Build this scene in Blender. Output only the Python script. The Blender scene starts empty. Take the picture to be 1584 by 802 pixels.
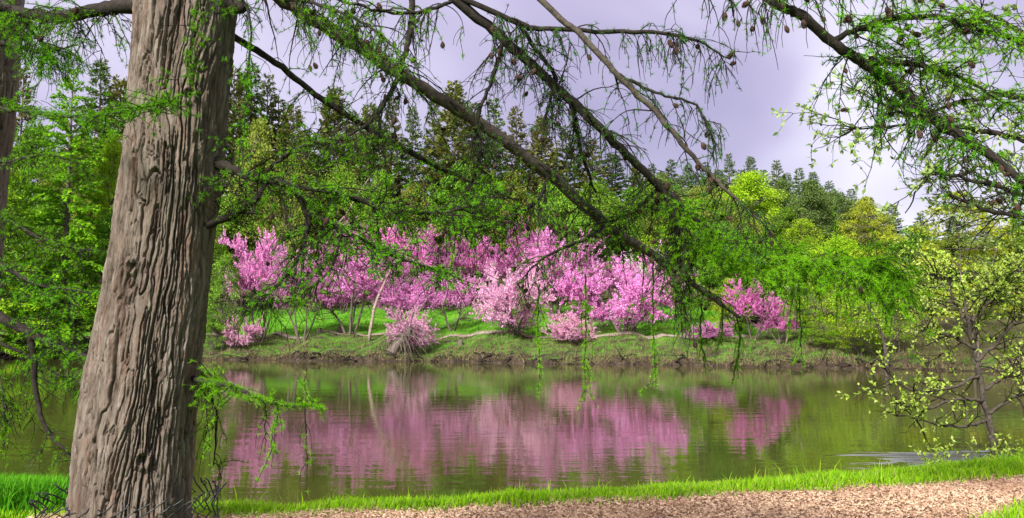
import bpy, math, random
import numpy as np
from mathutils import Vector

random.seed(11)
rng = np.random.default_rng(11)
R = math.radians
S = bpy.context.scene
COL = S.collection

# ------------------------------------------------------------------ camera
CAMZ, FPX, CX, CY, HOR = 2.3, 1243.0, 792.0, 401.0, 505.0
PITCH = math.atan((HOR - CY) / FPX)
cam = bpy.data.cameras.new('camera')
cam.sensor_width = 36.0
cam.lens = FPX / 1584.0 * 36.0
cam.clip_start, cam.clip_end = 0.1, 3000.0
cam_ob = bpy.data.objects.new('camera', cam)
COL.objects.link(cam_ob)
cam_ob.location = (0, 0, CAMZ)
cam_ob.rotation_euler = (math.pi / 2 + PITCH, 0, 0)
S.camera = cam_ob

# ------------------------------------------------------------------ world: thin overcast over a Nishita sky
SUN_EL, SUN_AZ = 38.0, 207.0          # compass azimuth from +Y, clockwise: behind the camera, to the left
wd = bpy.data.worlds.new('World')
S.world = wd
wd.use_nodes = True
nt = wd.node_tree
nt.nodes.clear()
def N(t, typ, **kw):
    n = t.nodes.new(typ)
    for k, v in kw.items():
        setattr(n, k, v)
    return n
sky = N(nt, 'ShaderNodeTexSky', sky_type='NISHITA')
sky.sun_disc = False
sky.sun_elevation = R(SUN_EL)
sky.sun_rotation = R(SUN_AZ)
skym = N(nt, 'ShaderNodeVectorMath', operation='SCALE')
skym.inputs['Scale'].default_value = 0.04
nt.links.new(sky.outputs[0], skym.inputs[0])
tc = N(nt, 'ShaderNodeTexCoord')
mp = N(nt, 'ShaderNodeMapping')
mp.inputs['Scale'].default_value = (1.0, 1.0, 1.9)
mp.inputs['Location'].default_value = (5.2, 1.1, 2.2)
nt.links.new(tc.outputs['Generated'], mp.inputs[0])
cl = N(nt, 'ShaderNodeTexNoise')
cl.inputs['Scale'].default_value = 1.5
cl.inputs['Detail'].default_value = 3.0
cl.inputs['Roughness'].default_value = 0.55
cl.inputs['Distortion'].default_value = 0.5
nt.links.new(mp.outputs[0], cl.inputs['Vector'])
rp = N(nt, 'ShaderNodeValToRGB')
e = rp.color_ramp.elements
e[0].position, e[0].color = 0.33, (0.064, 0.056, 0.088, 1)
e[1].position, e[1].color = 0.72, (0.172, 0.166, 0.188, 1)
e2 = rp.color_ramp.elements.new(0.5)
e2.color = (0.094, 0.084, 0.119, 1)
nt.links.new(cl.outputs['Fac'], rp.inputs[0])
mx = N(nt, 'ShaderNodeMix', data_type='RGBA')
mx.inputs['Factor'].default_value = 0.93
nt.links.new(skym.outputs[0], mx.inputs['A'])
nt.links.new(rp.outputs[0], mx.inputs['B'])
bg = N(nt, 'ShaderNodeBackground')
bg.inputs['Strength'].default_value = 1.0
nt.links.new(mx.outputs['Result'], bg.inputs['Color'])
wo = N(nt, 'ShaderNodeOutputWorld')
nt.links.new(bg.outputs[0], wo.inputs[0])

# ------------------------------------------------------------------ sun: veiled, soft
sun = bpy.data.lights.new('sun', 'SUN')
sun.energy = 1.5
sun.angle = R(14)
sun.color = (1.0, 0.965, 0.91)
sun_ob = bpy.data.objects.new('sun', sun)
COL.objects.link(sun_ob)
sd = Vector((math.sin(R(SUN_AZ)) * math.cos(R(SUN_EL)), math.cos(R(SUN_AZ)) * math.cos(R(SUN_EL)), math.sin(R(SUN_EL))))
sun_ob.rotation_euler = sd.to_track_quat('Z', 'Y').to_euler()
sun_ob.location = (-20, -20, 40)

vs = S.view_settings
vs.view_transform = 'Standard'
vs.look = 'None'
vs.gamma = 1.0
vs.exposure = 2.75
vs.use_curve_mapping = False

# ------------------------------------------------------------------ helpers
cp, sp = math.cos(PITCH), math.sin(PITCH)
def at(px, py, Y):
    """photo pixel at distance Y in front of the camera -> world point"""
    a, b = (px - CX) / FPX, (CY - py) / FPX
    ry, rz = cp - b * sp, sp + b * cp
    t = Y / ry
    return np.array([a * t, Y, CAMZ + rz * t])
def xat(px, Y):
    return at(px, HOR, Y)[0]
def zat(py, Y):
    return at(CX, py, Y)[2]

def nrm(v):
    return v / (np.linalg.norm(v, axis=-1, keepdims=True) + 1e-12)

def mesh_data(name, V, faces, mat, smooth=False):
    """faces: list of int arrays (n,k)"""
    V = np.asarray(V, dtype=np.float32)
    faces = [np.asarray(f, dtype=np.int32) for f in faces if len(f)]
    me = bpy.data.meshes.new(name)
    me.vertices.add(len(V))
    me.vertices.foreach_set('co', V.ravel())
    nl = sum(f.size for f in faces)
    nf = sum(len(f) for f in faces)
    me.loops.add(nl)
    me.loops.foreach_set('vertex_index', np.concatenate([f.ravel() for f in faces]))
    me.polygons.add(nf)
    tot = np.concatenate([np.full(len(f), f.shape[1], np.int32) for f in faces])
    st = np.concatenate([[0], np.cumsum(tot)[:-1]]).astype(np.int32)
    me.polygons.foreach_set('loop_start', st)
    me.polygons.foreach_set('loop_total', tot)
    if smooth:
        me.polygons.foreach_set('use_smooth', np.ones(nf, dtype=bool))
    me.update(calc_edges=True)
    me.validate()
    if mat is not None:
        me.materials.append(mat)
    return me

def link(name, me, parent=None, loc=(0, 0, 0)):
    o = bpy.data.objects.new(name, me)
    COL.objects.link(o)
    o.location = loc
    if parent is not None:
        o.parent = parent
    return o

def tag(o, label=None, cat=None, group=None, kind=None):
    if label: o['label'] = label
    if cat: o['category'] = cat
    if group: o['group'] = group
    if kind: o['kind'] = kind
    return o

def thing(name, label, cat, loc, group=None):
    o = link(name, None, None, tuple(float(c) for c in loc))
    return tag(o, label, cat, group)

def part(name, V, faces, mat, parent, smooth=False, kind=None):
    off = np.array(parent_world(parent))
    o = link(name, mesh_data(name, np.asarray(V) - off, faces, mat, smooth), parent)
    if kind: o['kind'] = kind
    return o

def parent_world(p):
    v = Vector((0, 0, 0))
    while p is not None:
        v = v + p.location
        p = p.parent
    return v

class MB:
    def __init__(s):
        s.v, s.q, s.t, s.n = [], [], [], 0
    def add(s, V, Q=None, T=None):
        s.v.append(np.asarray(V, dtype=np.float32).reshape(-1, 3))
        if Q is not None and len(Q): s.q.append(np.asarray(Q) + s.n)
        if T is not None and len(T): s.t.append(np.asarray(T) + s.n)
        s.n += len(s.v[-1])
    def V(s): return np.concatenate(s.v) if s.v else np.zeros((0, 3))
    def faces(s):
        f = []
        if s.q: f.append(np.concatenate(s.q))
        if s.t: f.append(np.concatenate(s.t))
        return f
    def build(s, name, mat, parent, smooth=False, kind=None):
        return part(name, s.V(), s.faces(), mat, parent, smooth, kind)
    def data(s, name, mat, smooth=False):
        return mesh_data(name, s.V(), s.faces(), mat, smooth)
    # ---- shapes
    def tube(s, P, r, k=6, rough=0.0, cap=True):
        P = np.asarray(P, float)
        r = np.broadcast_to(np.asarray(r, float), (len(P),))
        T = nrm(np.gradient(P, axis=0))
        ref = np.cross(T[0], T[-1])
        if np.linalg.norm(ref) < 0.15:
            m = np.abs(T.mean(0))
            ref = np.eye(3)[int(np.argmin(m))]
        U = nrm(np.cross(T, ref))
        W = np.cross(T, U)
        a = np.arange(k) * 2 * math.pi / k
        rr = r[:, None] * (1 + (rng.uniform(-rough, rough, (len(P), k)) if rough else 0))
        V = P[:, None, :] + rr[..., None] * (np.cos(a)[None, :, None] * U[:, None, :] + np.sin(a)[None, :, None] * W[:, None, :])
        n = len(P)
        i = np.arange(n - 1)[:, None] * k
        j = np.arange(k)[None, :]
        j2 = (j + 1) % k
        Q = np.stack([i + j, i + j2, i + k + j2, i + k + j], -1).reshape(-1, 4)
        V = V.reshape(-1, 3)
        T3 = None
        if cap:
            V = np.concatenate([V, P[-1:] + T[-1:] * r[-1] * 0.4, P[:1]])
            e = (n - 1) * k
            jj = np.arange(k)
            T3 = np.concatenate([np.stack([e + jj, e + (jj + 1) % k, np.full(k, n * k)], -1),
                                 np.stack([(jj + 1) % k, jj, np.full(k, n * k + 1)], -1)])
        s.add(V, Q, T3)
    def leaves(s, C, D, Nn, L, W):
        """diamond leaves: centre C, long axis D, approximate normal Nn"""
        D = nrm(D)
        Sx = nrm(np.cross(D, Nn))
        L = np.broadcast_to(np.asarray(L, float), (len(C),))[:, None]
        W = np.broadcast_to(np.asarray(W, float), (len(C),))[:, None]
        nz = np.cross(Sx, D)
        V = np.stack([C - D * L * .5, C + Sx * W * .5 + nz * W * .12, C + D * L * .5, C - Sx * W * .5 + nz * W * .12], 1).reshape(-1, 3)
        s.add(V, np.arange(len(C) * 4).reshape(-1, 4))
    def blades(s, B, D, L, W, side=None):
        """single-triangle needles / blades from base B along D"""
        D = nrm(D)
        if side is None:
            side = rng.normal(size=D.shape)
        Sx = nrm(np.cross(D, side))
        L = np.broadcast_to(np.asarray(L, float), (len(B),))[:, None]
        W = np.broadcast_to(np.asarray(W, float), (len(B),))[:, None]
        V = np.stack([B - Sx * W * .5, B + Sx * W * .5, B + D * L], 1).reshape(-1, 3)
        s.add(V, None, np.arange(len(B) * 3).reshape(-1, 3))

def catmull(P, n):
    P = np.asarray(P, float)
    Q = np.concatenate([[2 * P[0] - P[1]], P, [2 * P[-1] - P[-2]]])
    t = np.linspace(0, len(P) - 1 - 1e-6, n)
    i = t.astype(int)
    f = (t - i)[:, None]
    p0, p1, p2, p3 = Q[i], Q[i + 1], Q[i + 2], Q[i + 3]
    return 0.5 * (2 * p1 + (p2 - p0) * f + (2 * p0 - 5 * p1 + 4 * p2 - p3) * f ** 2 + (3 * p1 - p0 - 3 * p2 + p3) * f ** 3)

def rand_dirs(n):
    return nrm(rng.normal(size=(n, 3)))

# ------------------------------------------------------------------ materials
def new_mat(name):
    m = bpy.data.materials.new(name)
    m.use_nodes = True
    m.node_tree.nodes.clear()
    return m, m.node_tree

def ramp(t, cols, pos=None):
    r = N(t, 'ShaderNodeValToRGB')
    n = len(cols)
    pos = pos or [i / (n - 1) for i in range(n)]
    el = r.color_ramp.elements
    while len(el) < n: el.new(0.5)
    for i, (c, p) in enumerate(zip(cols, pos)):
        el[i].position = p
        el[i].color = (*c, 1)
    return r

def leaf_mat(name, cols, trans=0.35, gloss=0.0, hue=0.03, patch=None):
    """foliage: colour differs from leaf to leaf and from tree to tree, light passes through"""
    m, t = new_mat(name)
    g = N(t, 'ShaderNodeNewGeometry')
    r = ramp(t, cols)
    t.links.new(g.outputs['Random Per Island'], r.inputs[0])
    oi = N(t, 'ShaderNodeObjectInfo')
    hv = N(t, 'ShaderNodeHueSaturation')
    mr = N(t, 'ShaderNodeMapRange')
    mr.inputs['To Min'].default_value = 0.5 - hue
    mr.inputs['To Max'].default_value = 0.5 + hue
    t.links.new(oi.outputs['Random'], mr.inputs['Value'])
    t.links.new(mr.outputs[0], hv.inputs['Hue'])
    mr2 = N(t, 'ShaderNodeMapRange')
    mr2.inputs['To Min'].default_value = 0.8
    mr2.inputs['To Max'].default_value = 1.2
    w = N(t, 'ShaderNodeTexWhiteNoise', noise_dimensions='1D')
    t.links.new(oi.outputs['Random'], w.inputs['W'])
    t.links.new(w.outputs['Value'], mr2.inputs['Value'])
    t.links.new(mr2.outputs[0], hv.inputs['Value'])
    t.links.new(r.outputs[0], hv.inputs['Color'])
    d = N(t, 'ShaderNodeBsdfDiffuse')
    tr = N(t, 'ShaderNodeBsdfTranslucent')
    cout = hv.outputs[0]
    if patch:                                   # drifts of another colour, in world space
        sc_, pc, amt = patch
        pnz = N(t, 'ShaderNodeTexNoise'); pnz.inputs['Scale'].default_value = sc_; pnz.inputs['Detail'].default_value = 5; pnz.inputs['Roughness'].default_value = .7
        t.links.new(g.outputs['Position'], pnz.inputs['Vector'])
        pr = N(t, 'ShaderNodeMapRange'); pr.inputs['From Min'].default_value = .46; pr.inputs['From Max'].default_value = .68; pr.inputs['To Max'].default_value = amt
        t.links.new(pnz.outputs['Fac'], pr.inputs['Value'])
        pm = N(t, 'ShaderNodeMix', data_type='RGBA'); t.links.new(pr.outputs[0], pm.inputs['Factor']); t.links.new(cout, pm.inputs['A']); pm.inputs['B'].default_value = (*pc, 1)
        cout = pm.outputs['Result']
    t.links.new(cout, d.inputs['Color'])
    t.links.new(cout, tr.inputs['Color'])
    mxs = N(t, 'ShaderNodeMixShader')
    mxs.inputs[0].default_value = trans
    t.links.new(d.outputs[0], mxs.inputs[1])
    t.links.new(tr.outputs[0], mxs.inputs[2])
    o = N(t, 'ShaderNodeOutputMaterial')
    t.links.new(mxs.outputs[0], o.inputs[0])
    return m

def bark_mat(name, cols, scale=(8, 8, 2), nscale=4.0, bump=0.3, dist=0.02, rough=0.9, fine=40.0):
    m, t = new_mat(name)
    c = N(t, 'ShaderNodeTexCoord')
    mpn = N(t, 'ShaderNodeMapping')
    mpn.inputs['Scale'].default_value = scale
    t.links.new(c.outputs['Object'], mpn.inputs[0])
    n1 = N(t, 'ShaderNodeTexNoise')
    n1.inputs['Scale'].default_value = nscale
    n1.inputs['Detail'].default_value = 6
    n1.inputs['Roughness'].default_value = 0.65
    t.links.new(mpn.outputs[0], n1.inputs['Vector'])
    r = ramp(t, cols, [0.3 + 0.42 * i / (len(cols) - 1) for i in range(len(cols))])
    t.links.new(n1.outputs['Fac'], r.inputs[0])
    n2 = N(t, 'ShaderNodeTexNoise')
    n2.inputs['Scale'].default_value = fine
    n2.inputs['Detail'].default_value = 4
    t.links.new(mpn.outputs[0], n2.inputs['Vector'])
    b = N(t, 'ShaderNodeBump')
    b.inputs['Strength'].default_value = bump
    b.inputs['Distance'].default_value = dist
    t.links.new(n2.outputs['Fac'], b.inputs['Height'])
    p = N(t, 'ShaderNodeBsdfPrincipled')
    p.inputs['Roughness'].default_value = rough
    p.inputs['Specular IOR Level'].default_value = 0.2
    t.links.new(r.outputs[0], p.inputs['Base Color'])
    t.links.new(b.outputs[0], p.inputs['Normal'])
    o = N(t, 'ShaderNodeOutputMaterial')
    t.links.new(p.outputs[0], o.inputs[0])
    return m

M = {}
M['larch_bark'] = bark_mat('larch_bark', [(0.085, 0.062, 0.05), (0.2, 0.15, 0.118), (0.3, 0.245, 0.2), (0.235, 0.15, 0.112)], (9, 9, 1.6), 2.2, 0.55, 0.012, fine=9.0)
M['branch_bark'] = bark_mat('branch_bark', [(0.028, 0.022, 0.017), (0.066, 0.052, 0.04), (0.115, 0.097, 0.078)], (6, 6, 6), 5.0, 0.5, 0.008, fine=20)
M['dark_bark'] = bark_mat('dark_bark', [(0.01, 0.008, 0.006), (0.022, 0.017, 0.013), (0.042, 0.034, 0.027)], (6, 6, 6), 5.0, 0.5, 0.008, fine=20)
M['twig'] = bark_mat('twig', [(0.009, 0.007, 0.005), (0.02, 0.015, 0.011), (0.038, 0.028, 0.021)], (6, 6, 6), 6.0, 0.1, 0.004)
M['wood_far'] = bark_mat('wood_far', [(0.05, 0.04, 0.033), (0.11, 0.085, 0.07), (0.18, 0.15, 0.125)], (3, 3, 1), 3.0, 0.2, 0.03)
M['wood_pale'] = bark_mat('wood_pale', [(0.2, 0.17, 0.14), (0.34, 0.3, 0.26), (0.45, 0.41, 0.37)], (3, 3, 1), 3.0, 0.2, 0.03)
M['wood_dry'] = bark_mat('wood_dry', [(0.12, 0.085, 0.065), (0.25, 0.19, 0.15), (0.36, 0.3, 0.25)], (3, 3, 3), 3.0, 0.2, 0.03)
M['needle'] = leaf_mat('larch_needles', [(0.08, 0.26, 0.008), (0.15, 0.43, 0.012), (0.25, 0.56, 0.02)], 0.48, hue=0.008)
M['needle_fresh_lit'] = leaf_mat('larch_needles_fresh_lit', [(0.13, 0.36, 0.01), (0.2, 0.5, 0.014), (0.3, 0.6, 0.025)], 0.5, hue=0.004)  # young-tip green, also brightened in the colour to offset self-shadow
M['needle_shaded'] = leaf_mat('larch_needles_shaded', [(0.044, 0.132, 0.022), (0.077, 0.22, 0.033), (0.121, 0.297, 0.044)], 0.45, hue=0.008)  # same needles, backlit shade against the sky painted in as darker colour
M['cone'] = bark_mat('cone_scales', [(0.022, 0.013, 0.009), (0.055, 0.03, 0.02), (0.1, 0.058, 0.038)], (1, 1, 1), 60, 0.2, 0.002)
M['grass'] = leaf_mat('grass_blades', [(0.13, 0.32, 0.006), (0.26, 0.5, 0.012), (0.36, 0.56, 0.02), (0.2, 0.44, 0.01), (0.15, 0.36, 0.01), (0.42, 0.42, 0.12)], 0.4, hue=0.0, patch=(1.6, (0.1, 0.26, 0.012), .6))
M['grass_dark'] = leaf_mat('tuft_blades', [(0.05, 0.2, 0.01), (0.09, 0.32, 0.015), (0.15, 0.4, 0.02)], 0.4, hue=0.0)
M['pink'] = leaf_mat('redbud_blossom', [(0.58, 0.12, 0.4), (0.75, 0.26, 0.58), (0.83, 0.38, 0.69), (0.87, 0.53, 0.77)], 0.42, hue=0.006)
M['pink_deep'] = leaf_mat('redbud_blossom_deep', [(0.48, 0.07, 0.32), (0.64, 0.17, 0.47), (0.75, 0.27, 0.59), (0.8, 0.4, 0.67)], 0.42, hue=0.006)
M['pink_pale'] = leaf_mat('redbud_blossom_pale', [(0.56, 0.2, 0.38), (0.74, 0.36, 0.56), (0.82, 0.5, 0.68), (0.76, 0.52, 0.54)], 0.35, hue=0.006)
M['white_bloom'] = leaf_mat('white_blossom', [(0.6, 0.55, 0.5), (0.75, 0.7, 0.68), (0.72, 0.68, 0.5)], 0.35, hue=0.0)
M['spruce'] = leaf_mat('spruce_needles', [(0.072, 0.123, 0.032), (0.128, 0.196, 0.048), (0.199, 0.254, 0.072)], 0.25, hue=0.02)
M['leaf_fir'] = leaf_mat('fir_needles', [(0.088, 0.161, 0.042), (0.147, 0.238, 0.063), (0.221, 0.301, 0.084)], 0.3, hue=0.015)
M['spruce_brown'] = leaf_mat('pine_needles', [(0.11, 0.126, 0.031), (0.176, 0.196, 0.049), (0.265, 0.259, 0.07)], 0.25, hue=0.02)
M['leaf_mid'] = leaf_mat('leaves_mid', [(0.089, 0.203, 0.02), (0.163, 0.324, 0.03), (0.282, 0.432, 0.047)], 0.35, hue=0.02)
M['leaf_lime'] = leaf_mat('leaves_lime', [(0.202, 0.356, 0.016), (0.304, 0.494, 0.023), (0.417, 0.598, 0.034)], 0.45, hue=0.015)
M['leaf_bright'] = leaf_mat('leaves_bright', [(0.145, 0.345, 0.014), (0.251, 0.517, 0.018), (0.37, 0.6, 0.029)], 0.45, hue=0.012)
M['leaf_olive'] = leaf_mat('leaves_olive', [(0.128, 0.176, 0.027), (0.213, 0.27, 0.041), (0.312, 0.378, 0.068)], 0.35, hue=0.015)
M['leaf_gold'] = leaf_mat('leaves_gold', [(0.184, 0.23, 0.014), (0.299, 0.368, 0.023), (0.391, 0.46, 0.034), (0.38, 0.345, 0.034)], 0.4, hue=0.01)
M['leaf_young'] = leaf_mat('leaves_young', [(0.2, 0.33, 0.03), (0.32, 0.46, 0.05), (0.42, 0.54, 0.09), (0.5, 0.56, 0.2)], 0.4, hue=0.0)
M['leaf_pale'] = leaf_mat('leaves_pale', [(0.16, 0.27, 0.06), (0.27, 0.38, 0.1), (0.38, 0.46, 0.17)], 0.4, hue=0.0)
M['dry_grass'] = leaf_mat('dry_grass', [(0.14, 0.1, 0.06), (0.25, 0.19, 0.11), (0.16, 0.22, 0.05)], 0.25, hue=0.0)
M['chip'] = leaf_mat('wood_chips', [(0.08, 0.043, 0.025), (0.29, 0.18, 0.11), (0.4, 0.27, 0.175), (0.52, 0.38, 0.26), (0.2, 0.105, 0.063)], 0.0, hue=0.0, patch=(1.1, (0.22, 0.115, 0.07), .6))
m, t = new_mat('wire_coating')
p = N(t, 'ShaderNodeBsdfPrincipled')
nz = N(t, 'ShaderNodeTexNoise'); nz.inputs['Scale'].default_value = 60
rr = ramp(t, [(0.008, 0.009, 0.009), (0.022, 0.022, 0.022), (0.05, 0.04, 0.03)], [0.3, 0.6, 0.85])
t.links.new(nz.outputs['Fac'], rr.inputs[0]); t.links.new(rr.outputs[0], p.inputs['Base Color'])
p.inputs['Roughness'].default_value = 0.5
o_ = N(t, 'ShaderNodeOutputMaterial'); t.links.new(p.outputs[0], o_.inputs[0])
M['wire'] = m

# ------------------------------------------------------------------ terrain
def vnoise(x, y, seed=0):
    xi, yi = np.floor(x).astype(np.int64), np.floor(y).astype(np.int64)
    fx, fy = x - xi, y - yi
    fx, fy = fx * fx * (3 - 2 * fx), fy * fy * (3 - 2 * fy)
    def h(a, b):
        k = (a * 374761393 + b * 668265263 + seed * 1442695041) & 0xffffffff
        k = ((k ^ (k >> 13)) * 1274126177) & 0xffffffff
        return ((k ^ (k >> 16)) & 0xffff) / 65535.0
    return (h(xi, yi) * (1 - fx) + h(xi + 1, yi) * fx) * (1 - fy) + (h(xi, yi + 1) * (1 - fx) + h(xi + 1, yi + 1) * fx) * fy
def fbm(x, y, seed=0, o=4):
    s, a = 0, 0.5
    for i in range(o):
        s = s + a * vnoise(x * 2 ** i, y * 2 ** i, seed + i); a *= 0.5
    return s / (1 - 0.5 ** o)

def near_shore(X):
    return np.interp(X, [-60, -12, -6, -2.4, 0.1, 3.5, 6, 8, 12, 20, 40], [12, 10, 9.4, 9.15, 9.75, 10.7, 11.7, 12.7, 15, 20, 34])
def far_shore(X):
    return np.interp(X, [-70, -40, -21.6, -4, 13, 21.6, 27, 33], [66, 61, 56.5, 52, 46, 42.5, 39, 33]) + (fbm(np.asarray(X) * 0.35, np.zeros_like(np.asarray(X, float)), 5, 5) - 0.5) * 3.4
def height(X, Y):
    X, Y = np.broadcast_arrays(np.asarray(X, float), np.asarray(Y, float))
    ns, fs = near_shore(X), far_shore(X)
    dn = ns - Y                       # >0 on the near bank
    df = Y - fs                       # >0 on the far bank
    inside = np.minimum(-dn, -df)
    bed = -np.clip(inside * 0.35, 0, 1.4)
    zn = 0.3 * np.clip(dn / 0.35, 0, 1) + 0.2 * np.clip((dn - 0.3) / 1.0, 0, 1) + 0.1 * np.clip((dn - 1.3) / 4, 0, 1)
    zn = zn + (fbm(X * 1.3, Y * 1.3, 3) - 0.5) * 0.09 * np.clip(dn / 0.6, 0, 1)
    bankh = np.clip(0.32 + 0.95 * (fbm(X * 0.5, X * 0 + 3.1, 8) - 0.5), .08, .8)
    zf = bankh * np.clip(df / 0.3, 0, 1) ** 0.7
    zf = zf + np.interp(df, [0.4, 6, 24, 60, 100, 160, 400], [0, 1.2, 3.7, 9.5, 15, 19, 22])
    zf = zf + (fbm(X * 0.5, Y * 0.5, 4) - 0.5) * 0.35 * np.clip(df / 3, 0, 1) + (fbm(X * 0.06, Y * 0.06, 6) - 0.5) * 2.5 * np.clip((df - 15) / 40, 0, 1)
    right = np.clip((X - 12) / 60, 0, 1)
    zf = zf * (1 - 0.25 * right)
    z = np.where(dn > 0, zn, np.where(df > 0, zf, bed))
    return z
def hz(X, Y):
    return float(height(X, Y))

def axis(segs):
    out = []
    for a, b, s in segs:
        out.append(np.arange(a, b, s))
    out.append([segs[-1][1]])
    return np.concatenate(out)
gx = axis([(-600, -120, 30), (-120, -60, 5), (-60, -14, 0.8), (-14, 16, 0.2), (16, 60, 0.8), (60, 120, 5), (120, 600, 30)])
gy = axis([(-200, -10, 12), (-10, 6, 0.8), (6, 16, 0.15), (16, 38, 1.0), (38, 62, 0.3), (62, 100, 1.2), (100, 200, 6), (200, 900, 50)])
GX, GY = np.meshgrid(gx, gy)
GZ = height(GX, GY)
nx, ny = len(gx), len(gy)
ii = (np.arange(ny - 1)[:, None] * nx + np.arange(nx - 1)[None, :]).ravel()
gf = np.stack([ii, ii + 1, ii + nx + 1, ii + nx], -1)
m, t = new_mat('ground_cover')
geo = N(t, 'ShaderNodeNewGeometry')
def nodenoise(t, scale, detail=5, rough=0.6, vec=None):
    n = N(t, 'ShaderNodeTexNoise')
    n.inputs['Scale'].default_value = scale
    n.inputs['Detail'].default_value = detail
    n.inputs['Roughness'].default_value = rough
    if vec is not None: t.links.new(vec, n.inputs['Vector'])
    return n
pos = geo.outputs['Position']
at_d = N(t, 'ShaderNodeAttribute', attribute_name='dirt')
at_f = N(t, 'ShaderNodeAttribute', attribute_name='litter')
g1 = nodenoise(t, 0.5, 6, 0.7, pos)
gr = ramp(t, [(0.05, 0.15, 0.012), (0.085, 0.25, 0.016), (0.13, 0.31, 0.02), (0.19, 0.26, 0.045)], [0.3, 0.45, 0.6, 0.8])
t.links.new(g1.outputs['Fac'], gr.inputs[0])
g2 = nodenoise(t, 2.5, 6, 0.7, pos)
dr = ramp(t, [(0.018, 0.013, 0.009), (0.05, 0.036, 0.025), (0.13, 0.095, 0.068)], [0.3, 0.5, 0.75])
t.links.new(g2.outputs['Fac'], dr.inputs[0])
lr = ramp(t, [(0.045, 0.05, 0.016), (0.1, 0.085, 0.04), (0.08, 0.14, 0.02)], [0.35, 0.5, 0.7])
t.links.new(g2.outputs['Fac'], lr.inputs[0])
g3 = nodenoise(t, 0.9, 6, 0.75, pos)
def soft(t, attr, noise):
    a = N(t, 'ShaderNodeMath', operation='ADD'); t.links.new(attr, a.inputs[0]); t.links.new(noise, a.inputs[1])
    r = N(t, 'ShaderNodeMapRange'); r.inputs['From Min'].default_value = 0.85; r.inputs['From Max'].default_value = 1.1
    t.links.new(a.outputs[0], r.inputs['Value'])
    return r.outputs[0]
m1 = N(t, 'ShaderNodeMix', data_type='RGBA'); m2 = N(t, 'ShaderNodeMix', data_type='RGBA')
t.links.new(soft(t, at_d.outputs['Fac'], g3.outputs['Fac']), m1.inputs['Factor'])
t.links.new(gr.outputs[0], m1.inputs['A']); t.links.new(dr.outputs[0], m1.inputs['B'])
t.links.new(soft(t, at_f.outputs['Fac'], g3.outputs['Fac']), m2.inputs['Factor'])
t.links.new(m1.outputs['Result'], m2.inputs['A']); t.links.new(lr.outputs[0], m2.inputs['B'])
g4 = nodenoise(t, 9, 6, 0.8, pos)
bmp = N(t, 'ShaderNodeBump'); bmp.inputs['Strength'].default_value = 0.9; bmp.inputs['Distance'].default_value = 0.12
t.links.new(g4.outputs['Fac'], bmp.inputs['Height'])
p = N(t, 'ShaderNodeBsdfPrincipled'); p.inputs['Roughness'].default_value = 0.95; p.inputs['Specular IOR Level'].default_value = 0.1
t.links.new(m2.outputs['Result'], p.inputs['Base Color']); t.links.new(bmp.outputs[0], p.inputs['Normal'])
o_ = N(t, 'ShaderNodeOutputMaterial'); t.links.new(p.outputs[0], o_.inputs[0])
gme = mesh_data('ground', np.stack([GX, GY, GZ], -1).reshape(-1, 3), [gf], m, True)
dfv = (GY - far_shore(GX)).ravel(); dnv = (near_shore(GX) - GY).ravel()
dirt = np.where(dfv > -30, np.interp(dfv, [-1, 0.1, 0.35, 1.6, 3.0, 5, 6.5, 8], [1, 0.9, 0.52, 0.56, 0.5, 0.5, 0.54, 0.1]), 1.0)
dirt = np.where(dnv > -3, np.interp(dnv, [-1, 0.12, 0.4, 4, 6], [1, 1, 0.1, 0.1, 0.3]), dirt)
litter = np.where(dfv > 0, np.interp(dfv, [18, 26, 34], [0.0, 0.5, 1.0]), 0)
litter = np.maximum(litter, np.where((dfv > 2), np.clip((GX.ravel() - 12) / 10, 0, 0.75), 0))
for nm, arr in (('dirt', dirt), ('litter', litter)):
    a = gme.attributes.new(nm, 'FLOAT', 'POINT')
    a.data.foreach_set('value', arr.astype(np.float32))
ground = tag(link('ground', gme), kind='structure', label='grassy pond banks rising to a wooded hillside')

# ------------------------------------------------------------------ pond water
m, t = new_mat('pond_water')
geo = N(t, 'ShaderNodeNewGeometry')
mpw = N(t, 'ShaderNodeMapping'); mpw.inputs['Scale'].default_value = (0.55, 1.5, 1)
t.links.new(geo.outputs['Position'], mpw.inputs[0])
w1 = nodenoise(t, 1.3, 3, 0.5, mpw.outputs[0])
w2 = nodenoise(t, 5.5, 2, 0.5, mpw.outputs[0])
calm = nodenoise(t, 0.11, 3, 0.5, geo.outputs['Position'])
cr = N(t, 'ShaderNodeMapRange'); cr.inputs['From Min'].default_value = 0.42; cr.inputs['From Max'].default_value = 0.66; cr.inputs['To Min'].default_value = 0.15
t.links.new(calm.outputs['Fac'], cr.inputs['Value'])
wv = N(t, 'ShaderNodeMath', operation='MULTIPLY'); t.links.new(w2.outputs['Fac'], wv.inputs[0]); t.links.new(cr.outputs[0], wv.inputs[1])
wa = N(t, 'ShaderNodeMath', operation='MULTIPLY_ADD'); t.links.new(wv.outputs[0], wa.inputs[0]); wa.inputs[1].default_value = 0.45
t.links.new(w1.outputs['Fac'], wa.inputs[2])
wb = N(t, 'ShaderNodeBump'); wb.inputs['Strength'].default_value = 0.1; wb.inputs['Distance'].default_value = 0.05
t.links.new(wa.outputs[0], wb.inputs['Height'])
wc = nodenoise(t, 0.12, 4, 0.6, geo.outputs['Position'])
wr = ramp(t, [(0.03, 0.035, 0.008), (0.05, 0.055, 0.012), (0.07, 0.06, 0.02)], [0.35, 0.5, 0.7])
t.links.new(wc.outputs['Fac'], wr.inputs[0])
p = N(t, 'ShaderNodeBsdfPrincipled')
p.inputs['Roughness'].default_value = 0.025
p.inputs['IOR'].default_value = 1.55
t.links.new(wr.outputs[0], p.inputs['Base Color']); t.links.new(wb.outputs[0], p.inputs['Normal'])
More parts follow.
